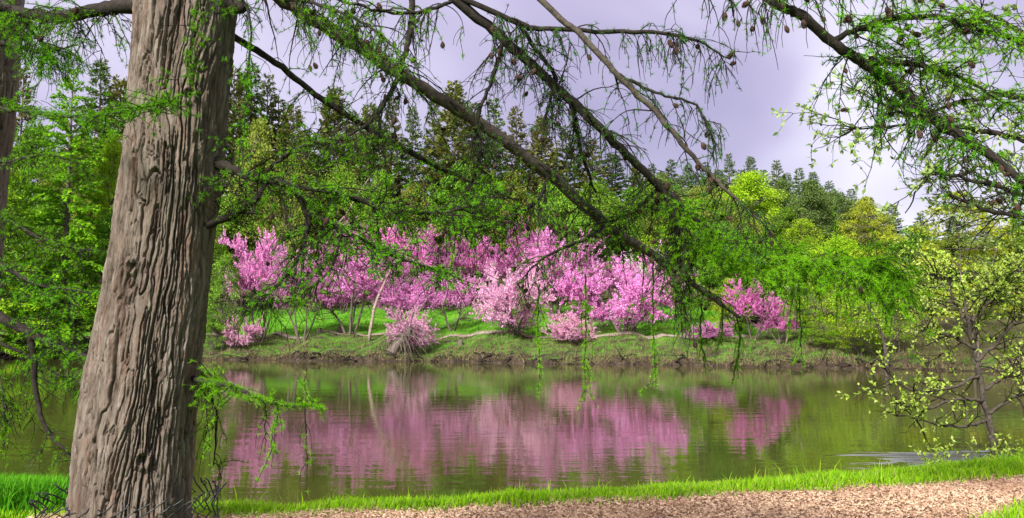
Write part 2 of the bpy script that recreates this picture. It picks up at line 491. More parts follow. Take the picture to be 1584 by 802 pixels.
o_ = N(t, 'ShaderNodeOutputMaterial'); t.links.new(p.outputs[0], o_.inputs[0])
# water sheet with a real wake of ripples by the shrub
wxs = axis([(-70, 2, 6), (2, 16, 0.16), (16, 42, 2)]); wys = axis([(6, 10, 1), (10, 20, 0.07), (20, 72, 4)])
WX, WY = np.meshgrid(wxs, wys)
cxw, cyw = xat(1465, 14.2), 14.2
ex, ey = (WX - cxw) / 1.6, (WY - cyw - (WX - cxw) * 0.12) / 0.95
env = np.exp(-(ex ** 2 + ey ** 2) * 1.4)
WZ = env * (0.045 * np.sin((WY - 0.10 * WX) * 12 + 7.0 * vnoise(WX * .8, WY * 1.6, 2)) * vnoise(WX * 1.1, WY * 3.0, 6) + 0.05 * (fbm(WX * 1.3, WY * 4, 9) - 0.5))
k = len(wxs)
ii = (np.arange(len(wys) - 1)[:, None] * k + np.arange(k - 1)[None, :]).ravel()
water = tag(link('pond_water', mesh_data('pond_water', np.stack([WX, WY, WZ], -1).reshape(-1, 3), [np.stack([ii, ii + 1, ii + k + 1, ii + k], -1)], m, True)), kind='structure', label='still olive pond water mirroring the pink trees')

# ------------------------------------------------------------------ wood-chip path (near) and gravel path (far)
def chip_far(X): return np.interp(X, [-12, -2.4, 0.1, 2.9, 5.5, 6.3, 12], [7.6, 7.75, 8.25, 8.85, 9.55, 9.8, 12.4])
def chip_near(X): return np.interp(X, [-12, 2.0, 4.3, 5.2, 8, 12], [2.0, 4.6, 7.45, 8.2, 9.9, 11.6])
m, t = new_mat('wood_chip_bed')
geo = N(t, 'ShaderNodeNewGeometry')
vo = N(t, 'ShaderNodeTexVoronoi'); vo.inputs['Scale'].default_value = 60
t.links.new(geo.outputs['Position'], vo.inputs['Vector'])
n1 = nodenoise(t, 2.2, 6, 0.7, geo.outputs['Position'])
sepc = N(t, 'ShaderNodeSeparateColor'); t.links.new(vo.outputs['Color'], sepc.inputs[0])
ad = N(t, 'ShaderNodeMath', operation='MULTIPLY_ADD'); ad.inputs[1].default_value = 0.45
t.links.new(sepc.outputs[0], ad.inputs[0]); t.links.new(n1.outputs['Fac'], ad.inputs[2])
r1 = ramp(t, [(0.08, 0.042, 0.024), (0.19, 0.11, 0.066), (0.26, 0.165, 0.105), (0.33, 0.235, 0.155)], [0.4, 0.6, 0.8, 1.0])
t.links.new(ad.outputs[0], r1.inputs[0])
bmp = N(t, 'ShaderNodeBump'); bmp.inputs['Strength'].default_value = 0.8; bmp.inputs['Distance'].default_value = 0.02
t.links.new(sepc.outputs[1], bmp.inputs['Height'])
p = N(t, 'ShaderNodeBsdfPrincipled'); p.inputs['Roughness'].default_value = 0.95; p.inputs['Specular IOR Level'].default_value = 0.1
t.links.new(r1.outputs[0], p.inputs['Base Color']); t.links.new(bmp.outputs[0], p.inputs['Normal'])
o_ = N(t, 'ShaderNodeOutputMaterial'); t.links.new(p.outputs[0], o_.inputs[0])
px_ = np.arange(-10, 12.01, 0.2); vv = np.linspace(0, 1, 30)
PX, VV = np.meshgrid(px_, vv)
edge = (fbm(PX * 2.5, PX * 0, 12) - 0.5) * 0.3
PY = chip_near(PX) * (1 - VV) + (chip_far(PX) + edge) * VV
PZ = height(PX, PY) + 0.012
k = len(px_)
ii = (np.arange(len(vv) - 1)[:, None] * k + np.arange(k - 1)[None, :]).ravel()
tag(link('wood_chip_path', mesh_data('wood_chip_path', np.stack([PX, PY, PZ], -1).reshape(-1, 3), [np.stack([ii, ii + 1, ii + k + 1, ii + k], -1)], m, True)), kind='structure', label='reddish wood chip path along the near bank')
# loose chips
n = 46000
cx_ = rng.uniform(-4.5, 8.5, n); u = rng.random(n)
lo = np.maximum(chip_near(cx_) - 0.12, 6.6); hi = chip_far(cx_) + 0.1
cy_ = lo + (hi - lo) * u
okm = (hi > lo)
cx_, cy_ = cx_[okm], cy_[okm]; n = len(cx_)
cz_ = height(cx_, cy_) + 0.016 + rng.uniform(0, 0.012, n)
ang = rng.uniform(0, 6.283, n)
D = np.stack([np.cos(ang), np.sin(ang), rng.normal(0, 0.3, n)], -1)
NN = np.stack([rng.normal(0, 0.4, n), rng.normal(0, 0.4, n), np.ones(n)], -1)
D = nrm(D); Sx = nrm(np.cross(D, NN)); U = np.cross(Sx, D)
C = np.stack([cx_, cy_, cz_], -1)
L = rng.uniform(0.007, 0.024, (n, 1)); W = rng.uniform(0.003, 0.009, (n, 1)); T_ = rng.uniform(0.003, 0.007, (n, 1))
V = np.stack([C - D * L - Sx * W, C - D * L + Sx * W, C + D * L + Sx * W * .7, C + D * L - Sx * W * .7,
              C - D * L * .9 + U * T_ * 2, C + D * L * .9 + U * T_ * 2], 1).reshape(-1, 3)
b = np.arange(n)[:, None] * 6
qs = np.concatenate([b + [[1, 2, 5, 4]], b + [[3, 0, 4, 5]]])
ts = np.concatenate([b + [[0, 1, 4]], b + [[2, 3, 5]]])
tag(link('wood_chips', mesh_data('wood_chips', V, [qs, ts], M['chip'])), 'loose reddish wood chips scattered over the near path', 'wood chips', kind='stuff')

# far gravel path, a pale ribbon on the far lawn
def fpath(X): return far_shore(X) * 0 + np.interp(X, [-70, -21.6, -4, 10, 18], [72, 63.0, 58.3, 53.5, 51])
m, t = new_mat('path_gravel')
geo = N(t, 'ShaderNodeNewGeometry')
n1 = nodenoise(t, 3, 6, 0.7, geo.outputs['Position'])
r1 = ramp(t, [(0.12, 0.1, 0.06), (0.22, 0.18, 0.13), (0.32, 0.27, 0.21)], [0.3, 0.5, 0.7]); t.links.new(n1.outputs['Fac'], r1.inputs[0])
p = N(t, 'ShaderNodeBsdfPrincipled'); p.inputs['Roughness'].default_value = 0.95
t.links.new(r1.outputs[0], p.inputs['Base Color'])
o_ = N(t, 'ShaderNodeOutputMaterial'); t.links.new(p.outputs[0], o_.inputs[0])
px_ = np.arange(-60, 16, 0.5); vv = np.linspace(-0.45, 0.45, 7)
PX, VV = np.meshgrid(px_, vv)
PY = fpath(PX) + VV * (1 + 0.3 * (fbm(PX * 0.7, VV * 0, 3) - .5)); PZ = height(PX, PY) + 0.05 - 0.03 * np.abs(VV)
k = len(px_); ii = (np.arange(len(vv) - 1)[:, None] * k + np.arange(k - 1)[None, :]).ravel()
tag(link('gravel_path', mesh_data('gravel_path', np.stack([PX, PY, PZ], -1).reshape(-1, 3), [np.stack([ii, ii + 1, ii + k + 1, ii + k], -1)], m, True)), kind='structure', label='pale gravel path along the far lawn')

# ------------------------------------------------------------------ far-tree prototypes (each: wood MB, crown MB, height, radius)
def grow(p, d, L, n, g=0.0, wob=0.15):
    """a wandering stem: n points from p along d"""
    P = [np.array(p, float)]
    d = nrm(np.array(d, float))
    s = L / (n - 1)
    for _ in range(n - 1):
        d = nrm(d + rng.normal(0, wob, 3) + np.array([0, 0, g]))
        P.append(P[-1] + d * s)
    return np.array(P)

def proto_spruce(H=20.0, rad=3.4, dens=1.0, start=0.08, droop=0.25, spray=0.5):
    w, c = MB(), MB()
    trunk = np.stack([np.cumsum(rng.normal(0, 0.03, 14)), np.cumsum(rng.normal(0, 0.03, 14)), np.linspace(-0.4, H, 14)], -1)
    w.tube(trunk, np.linspace(0.26, 0.03, 14), 7)
    z = H * start
    Cs, Ds, Ls = [], [], []
    while z < H * 0.985:
        f = 1 - (z / H - start) / (1 - start)
        nb = rng.integers(5, 9)
        a0 = rng.uniform(0, 6.28)
        for b in range(nb):
            if rng.random() < 0.08: continue
            a = a0 + b * 6.283 / nb + rng.normal(0, 0.25)
            L = rad * (f ** 0.75) * rng.uniform(0.6, 1.15) + 0.25
            d = np.array([math.cos(a), math.sin(a), rng.uniform(-0.05, 0.3) + 0.6 * (1 - f) ** 2])
            P = grow([np.interp(z, trunk[:, 2], trunk[:, 0]), np.interp(z, trunk[:, 2], trunk[:, 1]), z], d, L, 6, -0.06 * droop * 4 * rng.uniform(.5, 1.2), 0.07)
            if L > 1.2: w.tube(P, np.linspace(0.04, 0.012, 6), 3, cap=False)
            k = int(L * 11 * dens) + 4
            tt = rng.uniform(0.12, 1.0, k) ** 0.8 * 5
            i = np.minimum(tt.astype(int), 4)
            fr = (tt - i)[:, None]
            pos = P[i] * (1 - fr) + P[i + 1] * fr
            tang = nrm(P[i + 1] - P[i])
            side = np.cross(tang, [0, 0, 1]) * rng.choice([-1, 1], k)[:, None]
            dd = tang * rng.uniform(.3, 1, k)[:, None] + side * rng.uniform(.2, 1, k)[:, None] + np.array([0, 0, -1]) * rng.uniform(-.35, .6, k)[:, None]
            Cs.append(pos + nrm(dd) * spray * .4); Ds.append(dd); Ls.append(spray * rng.uniform(.6, 1.25, k) * (0.55 + 0.45 * f))
        z += rng.uniform(0.32, 0.62) * H / 20
    Cs, Ds, Ls = np.concatenate(Cs), np.concatenate(Ds), np.concatenate(Ls)
    c.leaves(Cs, Ds, np.array([0, 0, 1]) + rng.normal(0, 0.45, Cs.shape), Ls, Ls * rng.uniform(.3, .5, len(Ls)))
    return w, c, H, rad

def proto_clump(H=12.0, rad=4.0, start=0.3, nclump=55, per=170, leaf=0.26, cs=1.1, shape=1.0, flat=0.7, stems=1, horiz=False):
    """broad crown: limbs to many uneven leaf clumps with gaps between"""
    w, c = MB(), MB()
    fork = H * start * 0.9
    tr = []
    for s_ in range(stems):
        P = grow([rng.normal(0, .12 * (stems > 1)), rng.normal(0, .12 * (stems > 1)), -0.4], [rng.normal(0, .12 + .1 * (stems > 1)), rng.normal(0, .12 + .1 * (stems > 1)), 1], H * 0.86, 12, 0.05, 0.06)
        w.tube(P, np.linspace(H * 0.013, H * 0.002, 12) / math.sqrt(stems), 7)
        tr.append(P)
    for i in range(nclump):
        zf = rng.random() ** 0.9
        z = H * (start + (0.97 - start) * zf)
        rmax = rad * (math.sin(math.pi * min(1, 0.16 + 0.84 * zf) ** shape) ** 0.6) * (1.0 if zf < .85 else .75)
        a = rng.uniform(0, 6.283)
        r = rmax * math.sqrt(rng.uniform(0.08, 1.0)) * rng.uniform(.75, 1.12)
        ctr = np.array([r * math.cos(a), r * math.sin(a), z])
        P = tr[rng.integers(stems)]
        zb = z - (r * rng.uniform(.05, .25) if horiz else r * rng.uniform(.45, .9))
        j = int(np.argmin(np.abs(P[:, 2] - max(zb, fork))))
        b0 = P[j]
        mid = (b0 + ctr) / 2 + np.array([0, 0, (0.02 if horiz else -0.08) * r]) + rng.normal(0, .12, 3)
        w.tube(catmull([b0, mid, ctr], 7), np.linspace(0.05, 0.012, 7) * H / 12 * (.45 if horiz else 1), 4, cap=False)
        k = int(per * rng.uniform(.5, 1.4))
        s_ = cs * rng.uniform(.55, 1.3)
        q = rand_dirs(k) * (rng.random((k, 1)) ** 0.5) * s_ * np.array([1.15, 1.15, flat])
        for _ in range(4):     # twigs reaching out of the clump
            e = ctr + rand_dirs(1)[0] * s_ * 1.15 * np.array([1, 1, flat])
            w.tube(np.array([ctr, (ctr + e) / 2 + rng.normal(0, .06, 3), e]), [0.012 * H / 12, 0.009 * H / 12, 0.004], 3, cap=False)
        C = ctr + q
        D = nrm(q) + rng.normal(0, .7, q.shape)
        c.leaves(C, D, np.array([0, 0, 1]) + rng.normal(0, .7, q.shape), leaf * rng.uniform(.55, 1.25, k), leaf * rng.uniform(.35, .8, k))
    return w, c, H, rad

def proto_pine(H=20.0, rad=3.6, start=0.35):
    return proto_spruce(H, rad * 1.25, 1.9, start * .5, -0.25, 0.75)

def proto_redbud(H=6.0, rad=3.2, start=0.3, stems=4, dens=1.0, spread=0.75, clear=0.3):
    """vase of crooked stems, twigs sheathed in blossom"""
    w, c = MB(), MB()
    tips = []
    B, D, Lf = [], [], []
    def bloom(P, lo=0.0, per=40):
        L = np.linalg.norm(np.diff(P, axis=0), axis=1).sum()
        k = max(3, int(L * per * dens))
        tt = rng.uniform(lo, 0.999, k) * (len(P) - 1)
        i = tt.astype(int); f = (tt - i)[:, None]
        q = P[i] * (1 - f) + P[np.minimum(i + 1, len(P) - 1)] * f
        tg = nrm(P[np.minimum(i + 1, len(P) - 1)] - P[i] + 1e-6)
        o = rand_dirs(k)
        B.append(q + o * rng.uniform(.02, .1, (k, 1))); D.append(tg * 0.9 + o * 0.8); Lf.append(rng.uniform(.05, .125, k))
    for s_ in range(stems):
        a = s_ * 6.283 / stems + rng.uniform(-.5, .5)
        tilt = spread * rng.uniform(.35, 1.0)
        Lm = H * rng.uniform(.6, .78)
        P = grow([math.cos(a) * .1, math.sin(a) * .1, -0.3], [math.cos(a) * tilt, math.sin(a) * tilt, 1], Lm, 12, 0.015, 0.1)
        w.tube(P, np.linspace(0.1, 0.02, 12), 6)
        for b in range(rng.integers(13, 17)):
            j = rng.integers(max(1, int(12 * start)), 12)
            d = nrm(rng.normal(0, 1, 3) * np.array([1, 1, .35]) + np.array([math.cos(a), math.sin(a), .3]) * .5)
            L2 = rad * rng.uniform(.3, .85) * (1.1 - .35 * j / 12)
            Q = grow(P[j], d, L2, 8, 0.04, 0.16)
            w.tube(Q, np.linspace(0.03, 0.008, 8), 4, cap=False)
            bloom(Q, 0.25, 30)
            for e in range(rng.integers(9, 14)):
                j2 = rng.integers(2, 8)
                d2 = nrm(nrm(Q[j2] - Q[j2 - 1]) * .8 + rng.normal(0, .6, 3) + np.array([0, 0, .35]))
                T = grow(Q[j2], d2, rng.uniform(.35, .95), 5, 0.05, 0.15)
                w.tube(T, np.linspace(0.011, 0.005, 5), 3, cap=False)
                bloom(T, 0.0, 46)
    B, D, Lf = np.concatenate(B), np.concatenate(D), np.concatenate(Lf)
    keep = B[:, 2] > H * (clear + rng.normal(0, .035, len(B)))
    B, D, Lf = B[keep], D[keep], Lf[keep]
    c.leaves(B, D, rng.normal(size=B.shape), Lf, Lf * rng.uniform(.45, .8, len(Lf)))
    top = np.percentile(B[:, 2], 99.4)
    rr_ = np.percentile(np.hypot(B[:, 0], B[:, 1]), 82)
    return w, c, top, rr_

PROTO = {}
def reg(key, res, wood, crown):
    w, c, H, r = res
    PROTO[key] = (w.data(key + '_trunk', M[wood], True), c.data(key + '_crown', M[crown]), H, r)
for i in range(3): reg('spruce%d' % i, proto_spruce(20, 3.5, 2.3, 0.06 + .05 * i, 0.25, 0.6), 'wood_far', 'spruce')
for i in range(2): reg('pine%d' % i, proto_pine(20, 3.4 + .4 * i, 0.25 + .1 * i), 'wood_far', 'spruce_brown')
for i in range(3): reg('broad%d' % i, proto_clump(12, 3.9, 0.22 + .06 * i, 85, 210, 0.24, 1.0), 'wood_far', 'leaf_mid')
for i in range(2): reg('airy%d' % i, proto_clump(8, 2.6, 0.18, 85, 110, 0.15, 0.6, stems=3), 'wood_far', 'leaf_lime')
for i in range(2): reg('feather%d' % i, proto_spruce(16, 4.4, 3.2, 0.1, 0.5, 0.42), 'wood_far', 'leaf_bright')
reg('tier0', proto_clump(9, 5.6, 0.25, 90, 95, 0.17, 0.8, 0.8, 0.3, 2, True), 'wood_far', 'leaf_gold')
for i in range(3): reg('redtree%d' % i, proto_redbud(6, 3.2, 0.5, 4, 1.7, 0.75, 0.36), 'wood_far', 'pink')
for i in range(2): reg('redbush%d' % i, proto_redbud(5, 3.0, 0.25, 5, 1.5, 1.0, 0.1), 'wood_far', 'pink')

USED = {}
def plant(key, name, label, cat, px, top, Y, width=None, group=None, crown=None, wood=None, lean=0.0, rz=None):
    tm, cm, H, r = PROTO[key]
    X = xat(px, Y)
    zb = hz(X, Y) - 0.02
    h = max(0.6, zat(top, Y) - zb)
    sz = h / H
    sx = (width / FPX * Y / 2) / r if width else sz
    o = thing(name, label, cat, (X, Y, zb), group)
    o.rotation_euler = (0, lean, rng.uniform(0, 6.283) if (rz is None and not lean) else (rz or 0))
    o.scale = (sx, sx, sz)
    tk = link('trunk', tm, o); ck = link('crown', cm, o)
    if crown:
        ck.material_slots[0].link = 'OBJECT'; ck.material_slots[0].material = M[crown]
    if wood:
        tk.material_slots[0].link = 'OBJECT'; tk.material_slots[0].material = M[wood]
    return o

# ------------------------------------------------------------------ the wood on the hill
SK = [(-30,120,84),(20,105,82),(140,92,86),(166,122,90),(190,150,86),(230,120,88),(300,100,88),(352,108,82),(378,98,85),(402,112,88),(426,150,90),(448,165,84),(470,200,92),(515,138,90),(541,172,92),(566,165,86),(600,150,93),(636,165,90),(668,140,86),(700,128,84),(731,160,90),(765,150,86),(802,165,92),(842,182,90),(880,192,94),(916,215,92),(950,238,96),(985,252,98)]
for i, (px, top, Y) in enumerate(SK):
    if i % 4 == 3 or px in (515, 352):
        plant('pine%d' % (i % 2), 'pine_tree', 'tall brownish pine standing in the wood above the pink trees', 'pine', px, top, Y, None, 'pines on the wooded hill')
    else:
        plant('spruce%d' % (i % 3), 'spruce_tree', ('tall brownish spruce' if i % 3 == 1 else 'tall dark green spruce') + ' standing in the wood above the pink trees', 'spruce', px, top, Y, rng.uniform(75, 125), 'brownish spruces on the wooded hill' if i % 3 == 1 else 'dark spruces on the wooded hill', crown='spruce_brown' if i % 3 == 1 else None)
SK2 = [(1012,252),(1040,246),(1068,254),(1096,250),(1135,238),(1167,242),(1206,247),(1242,260),(1266,266),(1292,279),(1322,292),(1352,305),(1385,318),(1430,330),(1480,335),(1530,338),(1580,332),(1630,330)]
for i, (px, top) in enumerate(SK2):
    plant('spruce%d' % (i % 3), 'spruce_tree', 'distant pointed spruce on the low skyline beyond the lime green tree', 'spruce', px, top, 122 + (i * 7) % 15, 62, 'spruces on the far skyline', crown='leaf_fir')
for i, (px, top) in enumerate([(1000,272),(1026,266),(1054,270),(1082,268),(1115,262),(1150,262),(1186,262),(1222,268),(1254,282),(1279,290),(1306,300),(1338,312)]):
    plant('spruce%d' % ((i + 1) % 3), 'spruce_tree', 'shorter soft green spruce filling the far skyline between the pointed ones', 'spruce', px, top, 112 + (i * 5) % 9, 70, 'shorter spruces on the far skyline', crown='leaf_fir')
# broadleaf trees in front of the conifers
for px, top, Y, w, cr, key in [(392,185,78,110,'leaf_olive','broad0'),(450,235,76,90,'leaf_olive','broad1'),(520,255,80,100,'leaf_mid','broad2'),(585,265,78,90,'leaf_mid','broad0'),(640,285,80,90,'leaf_olive','broad1'),(715,255,80,110,'leaf_mid','broad2'),(790,265,82,100,'leaf_olive','broad0'),(860,275,80,100,'leaf_mid','broad1'),(925,280,84,100,'leaf_mid','broad2'),(985,290,84,100,'leaf_mid','broad0'),(1030,300,80,90,'leaf_olive','broad1'),(345,300,76,100,'leaf_mid','broad1')]:
    plant(key, 'broadleaf_tree', ('olive' if cr == 'leaf_olive' else 'mid green') + ' broadleaf tree between the conifers and the pink trees', 'tree', px, top, Y, w, ('olive' if cr == 'leaf_olive' else 'green') + ' broadleaf trees below the conifers', cr)
for px, top, Y, w, cr in [(1030,268,106,90,'leaf_fir'),(1105,272,108,90,'leaf_fir'),(1215,278,104,80,'leaf_fir'),(1298,296,100,90,'leaf_fir'),(1340,315,96,90,'leaf_olive'),(1225,320,92,90,'leaf_mid'),(1130,312,90,90,'leaf_mid'),(1010,280,92,90,'leaf_mid')]:
    plant('broad%d' % (px % 3), 'broadleaf_tree', {'leaf_fir': 'dull green', 'leaf_olive': 'olive grey', 'leaf_mid': 'fresh green'}[cr] + ' tree in the wood below the far skyline spruces', 'tree', px, top, Y, w, {'leaf_fir': 'dull', 'leaf_olive': 'olive', 'leaf_mid': 'fresh'}[cr] + ' trees below the skyline', cr)
plant('broad1', 'broadleaf_tree', 'rounded lime green tree standing before the far skyline spruces', 'tree', 1166, 266, 100, 125, None, 'leaf_lime')
plant('broad2', 'broadleaf_tree', 'grey green tree just below the rounded lime green tree', 'tree', 1085, 290, 92, 120, None, 'leaf_olive')
plant('broad0', 'broadleaf_tree', 'dark green dense tree right of the rounded lime tree', 'tree', 1262, 278, 90, 90, None, 'spruce')
for px, top, Y, w, cr, key in [(1040,330,66,90,'leaf_bright','airy0'),(1110,345,66,120,'leaf_mid','broad1'),(1150,325,72,110,'leaf_olive','broad0'),(1245,338,70,105,'leaf_lime','airy1'),(1200,370,60,90,'leaf_lime','airy0'),(1300,365,56,110,'leaf_lime','broad2'),(1350,345,58,110,'leaf_olive','broad1'),(1420,350,54,120,'leaf_mid','broad0'),(1490,360,52,120,'leaf_olive','broad2'),(1570,350,52,130,'leaf_olive','broad1'),(1640,340,50,130,'leaf_mid','broad0')]:
    plant(key, 'broadleaf_tree', {'leaf_bright': 'vivid green', 'leaf_mid': 'mid green', 'leaf_olive': 'dull olive', 'leaf_lime': 'lime green'}[cr] + ' tree in the thicket behind the golden green tree', 'tree', px, top, Y, w, {'leaf_bright': 'vivid', 'leaf_mid': 'green', 'leaf_olive': 'olive', 'leaf_lime': 'lime'}[cr] + ' trees in the thicket', cr)
for px, top, Y, w, cr in [(1255,400,48.5,90,'leaf_lime'),(1320,395,47,100,'leaf_lime'),(1385,420,45.5,90,'leaf_lime'),(1130,430,53,70,'leaf_lime'),(1065,420,58,60,'leaf_bright'),(1330,470,45.5,90,'leaf_lime'),(1270,490,47,60,'leaf_lime')]:
    plant('airy%d' % (px % 2), 'young_tree', 'loose light green young tree at the water edge of the far bank', 'tree', px, top, Y, w, 'young light green trees on the far bank', cr)
for px, top, Y, w in [(1195,400,56,80),(1225,420,55,70),(1160,440,58,60),(915,440,64,80)]:
    plant('spruce%d' % (px % 3), 'spruce_tree', 'short dark spruce growing close behind the blossoming trees', 'spruce', px, top, Y, w, 'short dark spruces behind the blossom')
plant('tier0', 'golden_tree', 'wide golden green tree with level tiers of branches at the pond edge', 'tree', 1500, 292, 42.5, 330, None)
plant('tier0', 'golden_tree', 'smaller ochre tipped tree beside the wide golden green tree', 'tree', 1345, 300, 56, 130, None, 'leaf_gold')
# left of the big trunk
plant('feather0', 'feathery_larch', 'bright green feathery larch on the far bank behind the big trunk', 'larch', 95, 108, 60, 205, None, 'leaf_bright')
plant('feather1', 'feathery_larch', 'second bright green feathery larch beside the dark trunk at the edge', 'larch', -10, 200, 56, 170, None, 'leaf_bright')
plant('broad2', 'broadleaf_tree', 'pale yellow green tree tucked against the big larch trunk', 'tree', 165, 212, 64, 80, None, 'leaf_lime')
plant('broad1', 'broadleaf_tree', 'dark green tree below the pale yellow green tree', 'tree', 170, 330, 62, 120, None, 'leaf_mid')
for px, top, w, Y in [(30, 400, 140, 59), (110, 420, 120, 60), (-60, 380, 130, 58)]:
    plant('airy%d' % (px % 2), 'young_tree', 'leafy bush below the feathery larches on the far bank', 'bush', px, top, Y, w, 'bushes below the feathery larches', 'leaf_bright')
plant('airy1', 'young_tree', 'mid green leafy tree close beside the big larch trunk', 'tree', 345, 395, 57.6, 85, None, 'leaf_mid')
plant('airy0', 'young_tree', 'low green bush at the foot of the mid green leafy tree', 'bush', 330, 470, 57.4, 60, None, 'leaf_mid')

for px, top, w, Y, cr in [(-40,150,120,78,'leaf_mid'),(45,190,120,80,'leaf_mid'),(110,215,110,76,'leaf_olive'),(10,260,120,70,'leaf_mid'),(75,290,110,69,'leaf_mid'),(140,300,110,70,'leaf_olive'),(205,200,110,78,'leaf_mid'),(250,250,110,74,'leaf_mid')]:
    plant('broad%d' % (px % 3), 'broadleaf_tree', 'green tree filling the slope behind the feathery larches' if cr == 'leaf_mid' else 'olive green tree filling the slope behind the feathery larches', 'tree', px, top, Y, w, 'trees behind the feathery larches' if cr == 'leaf_mid' else 'olive trees behind the feathery larches', cr)
# undergrowth: a mass nobody could count
ub = MB()
n = 46000
ux = rng.uniform(-75, 60, n); dfo = 22 + rng.gamma(2.0, 8.0, n)
uy = far_shore(ux) + dfo
hh = rng.random(n) ** 0.7 * (1.2 + 3.2 * fbm(ux * 0.22, uy * 0.22, 31))
C = np.stack([ux, uy, height(ux, uy) + hh], -1)
ub.leaves(C, rng.normal(size=(n, 3)), np.array([0, 0, 1]) + rng.normal(0, .8, (n, 3)), rng.uniform(.2, .5, n), rng.uniform(.12, .3, n))
tag(link('undergrowth', ub.data('undergrowth', M['leaf_mid'])), 'dense green undergrowth on the wooded slope behind the lawn', 'undergrowth', kind='stuff')

# ------------------------------------------------------------------ redbuds
RB = [
 ('redtree0', 'bright pink redbud in full blossom nearest the big larch trunk', 400, 362, 60, 105, None),
 ('redtree1', 'pink redbud with a slim upright trunk beside the redbud nearest the trunk', 468, 384, 58.5, 95, None),
 ('redtree2', 'pink redbud with a slanting trunk on the mown lawn', 540, 384, 60, 120, None),
 ('redtree0', 'deep pink redbud high on the slope behind the pale slender trunk', 606, 352, 71, 120, 'pink_deep'),
 ('redtree1', 'small deep pink redbud highest up among the green trees', 530, 342, 76, 70, 'pink_deep'),
 ('redtree2', 'deep pink redbud at the wood edge above the tangled stump', 668, 362, 75, 95, 'pink_deep'),
 ('redtree1', 'pink redbud rising behind the tangled stump', 625, 418, 60.5, 115, None),
 ('redbush0', 'low pale pink redbud drooping beside the tangled stump', 642, 478, 55.3, 85, 'pink_pale'),
 ('redtree0', 'upright narrow pink redbud left of the vase shaped redbud', 700, 424, 61, 90, None),
 ('redbush1', 'vase shaped pale pink redbud with bare spreading stems', 795, 408, 56, 125, 'pink_pale'),
 ('redtree2', 'deep pink redbud at the wood edge above the vase shaped redbud', 800, 350, 74, 105, 'pink_deep'),
 ('redtree1', 'large deep pink redbud behind and right of the vase shaped redbud', 858, 362, 66, 125, None),
 ('redbush0', 'small pale pink redbud bush low on the bank', 886, 484, 54, 85, 'pink_pale'),
 ('redbush1', 'broad layered pink redbud reaching down to the bank', 965, 394, 55, 150, None),
 ('redtree0', 'pink redbud half hidden behind the broad layered redbud', 1025, 420, 60, 100, None),
 ('redbush0', 'low spreading pink redbud right of the broad layered redbud', 1092, 498, 51.5, 85, None),
 ('redtree2', 'magenta redbud leaning over the bank before the dark spruces', 1165, 432, 50.5, 80, 'pink_deep'),
 ('redtree1', 'small magenta redbud at the right end of the blossom row', 1205, 478, 49.5, 52, 'pink_deep'),
 ('redbush1', 'faded pink low redbud shrub on the bare bank', 365, 488, 57.6, 58, 'pink_pale'),
 ('redtree0', 'pink redbud glimpsed between the larch branches left of the trunk', 145, 428, 62, 70, 'pink_deep'),
 ('redtree2', 'far pink redbud above the feathery larch foliage', 95, 342, 78, 70, 'pink_deep'),
 ('redtree0', 'pink redbud on the slope behind the upright narrow redbud', 742, 368, 78, 85, 'pink_deep'),
 ('redtree2', 'pink redbud behind the low bank bush, below the white blossom', 925, 398, 66, 100, None),
]
for key, lab, px, top, Y, w, cr in RB:
    plant(key, 'redbud_tree', lab, 'redbud', px, top, Y, w, 'redbuds in blossom on the far bank', cr)
plant('redtree1', 'white_blossom_tree', 'white blossoming tree behind the pink redbuds', 'tree', 985, 392, 72, 80, None, 'white_bloom')

# pale slender trunks
for px, Y, top, lab in [(571, 57.5, 330, 'pale grey slender trunk rising through the pink redbuds'), (482, 78, 255, 'pale bare trunk in the wood above the redbuds'), (1215, 49.3, 430, 'thin pale trunk at the edge of the dark spruces'), (1368, 43.6, 455, 'dark short trunk at the right end of the far bank')]:
    X = xat(px, Y); b = np.array([X, Y, hz(X, Y) - .1]); h = zat(top, Y) - b[2]
    o = thing('slender_tree', lab, 'tree', b)
    w = MB(); P = grow(b, [0.06, 0, 1], h, 12, 0.02, 0.1); w.tube(P, np.linspace(0.13 if px != 1215 else .06, 0.04, 12), 8, .06)
    for _ in range(14):
        j = rng.integers(4, 12); w.tube(grow(P[j], rng.normal(0, 1, 3) * [1, 1, .3] + [0, 0, .5], rng.uniform(.5, 1.6), 5, 0.03, .15), np.linspace(.03, .006, 5), 4)
    w.build('trunk', M['wood_dry' if px != 1368 else 'wood_far'], o, True)
    c = MB(); k = 500; q = rng.normal(0, .55, (k, 3)) + P[rng.integers(6, 12, k)]
    c.leaves(q, rng.normal(size=(k, 3)), rng.normal(size=(k, 3)), .14, .08)
    c.build('crown', M['leaf_mid'], o)

# tangled stump on the far bank
b = np.array([xat(608, 53.2), 53.2, 0]); b[2] = hz(b[0], b[1]) - 0.1
o = thing('tangled_stump', 'brown tangled stump with drooping dead twigs at the far waterline', 'stump', b)
w = MB()
P = grow(b, [0.1, 0, 1], 2.2, 8, 0.0, .12); w.tube(P, np.linspace(.42, .14, 8), 10, 0.25)
w.build('trunk', M['wood_far'], o, True)
w = MB()
for _ in range(55):
    a = rng.uniform(0, 6.283); st = P[rng.integers(3, 8)]
    d = np.array([math.cos(a) * .7, math.sin(a) * .6, rng.uniform(.2, 1.0)])
    w.tube(grow(st, d, rng.uniform(1.4, 3.4), 11, -rng.uniform(.2, .5), .2), np.linspace(rng.uniform(.018, .05), .008, 11), 4)
w.build('dead_twigs', M['wood_far'], o)
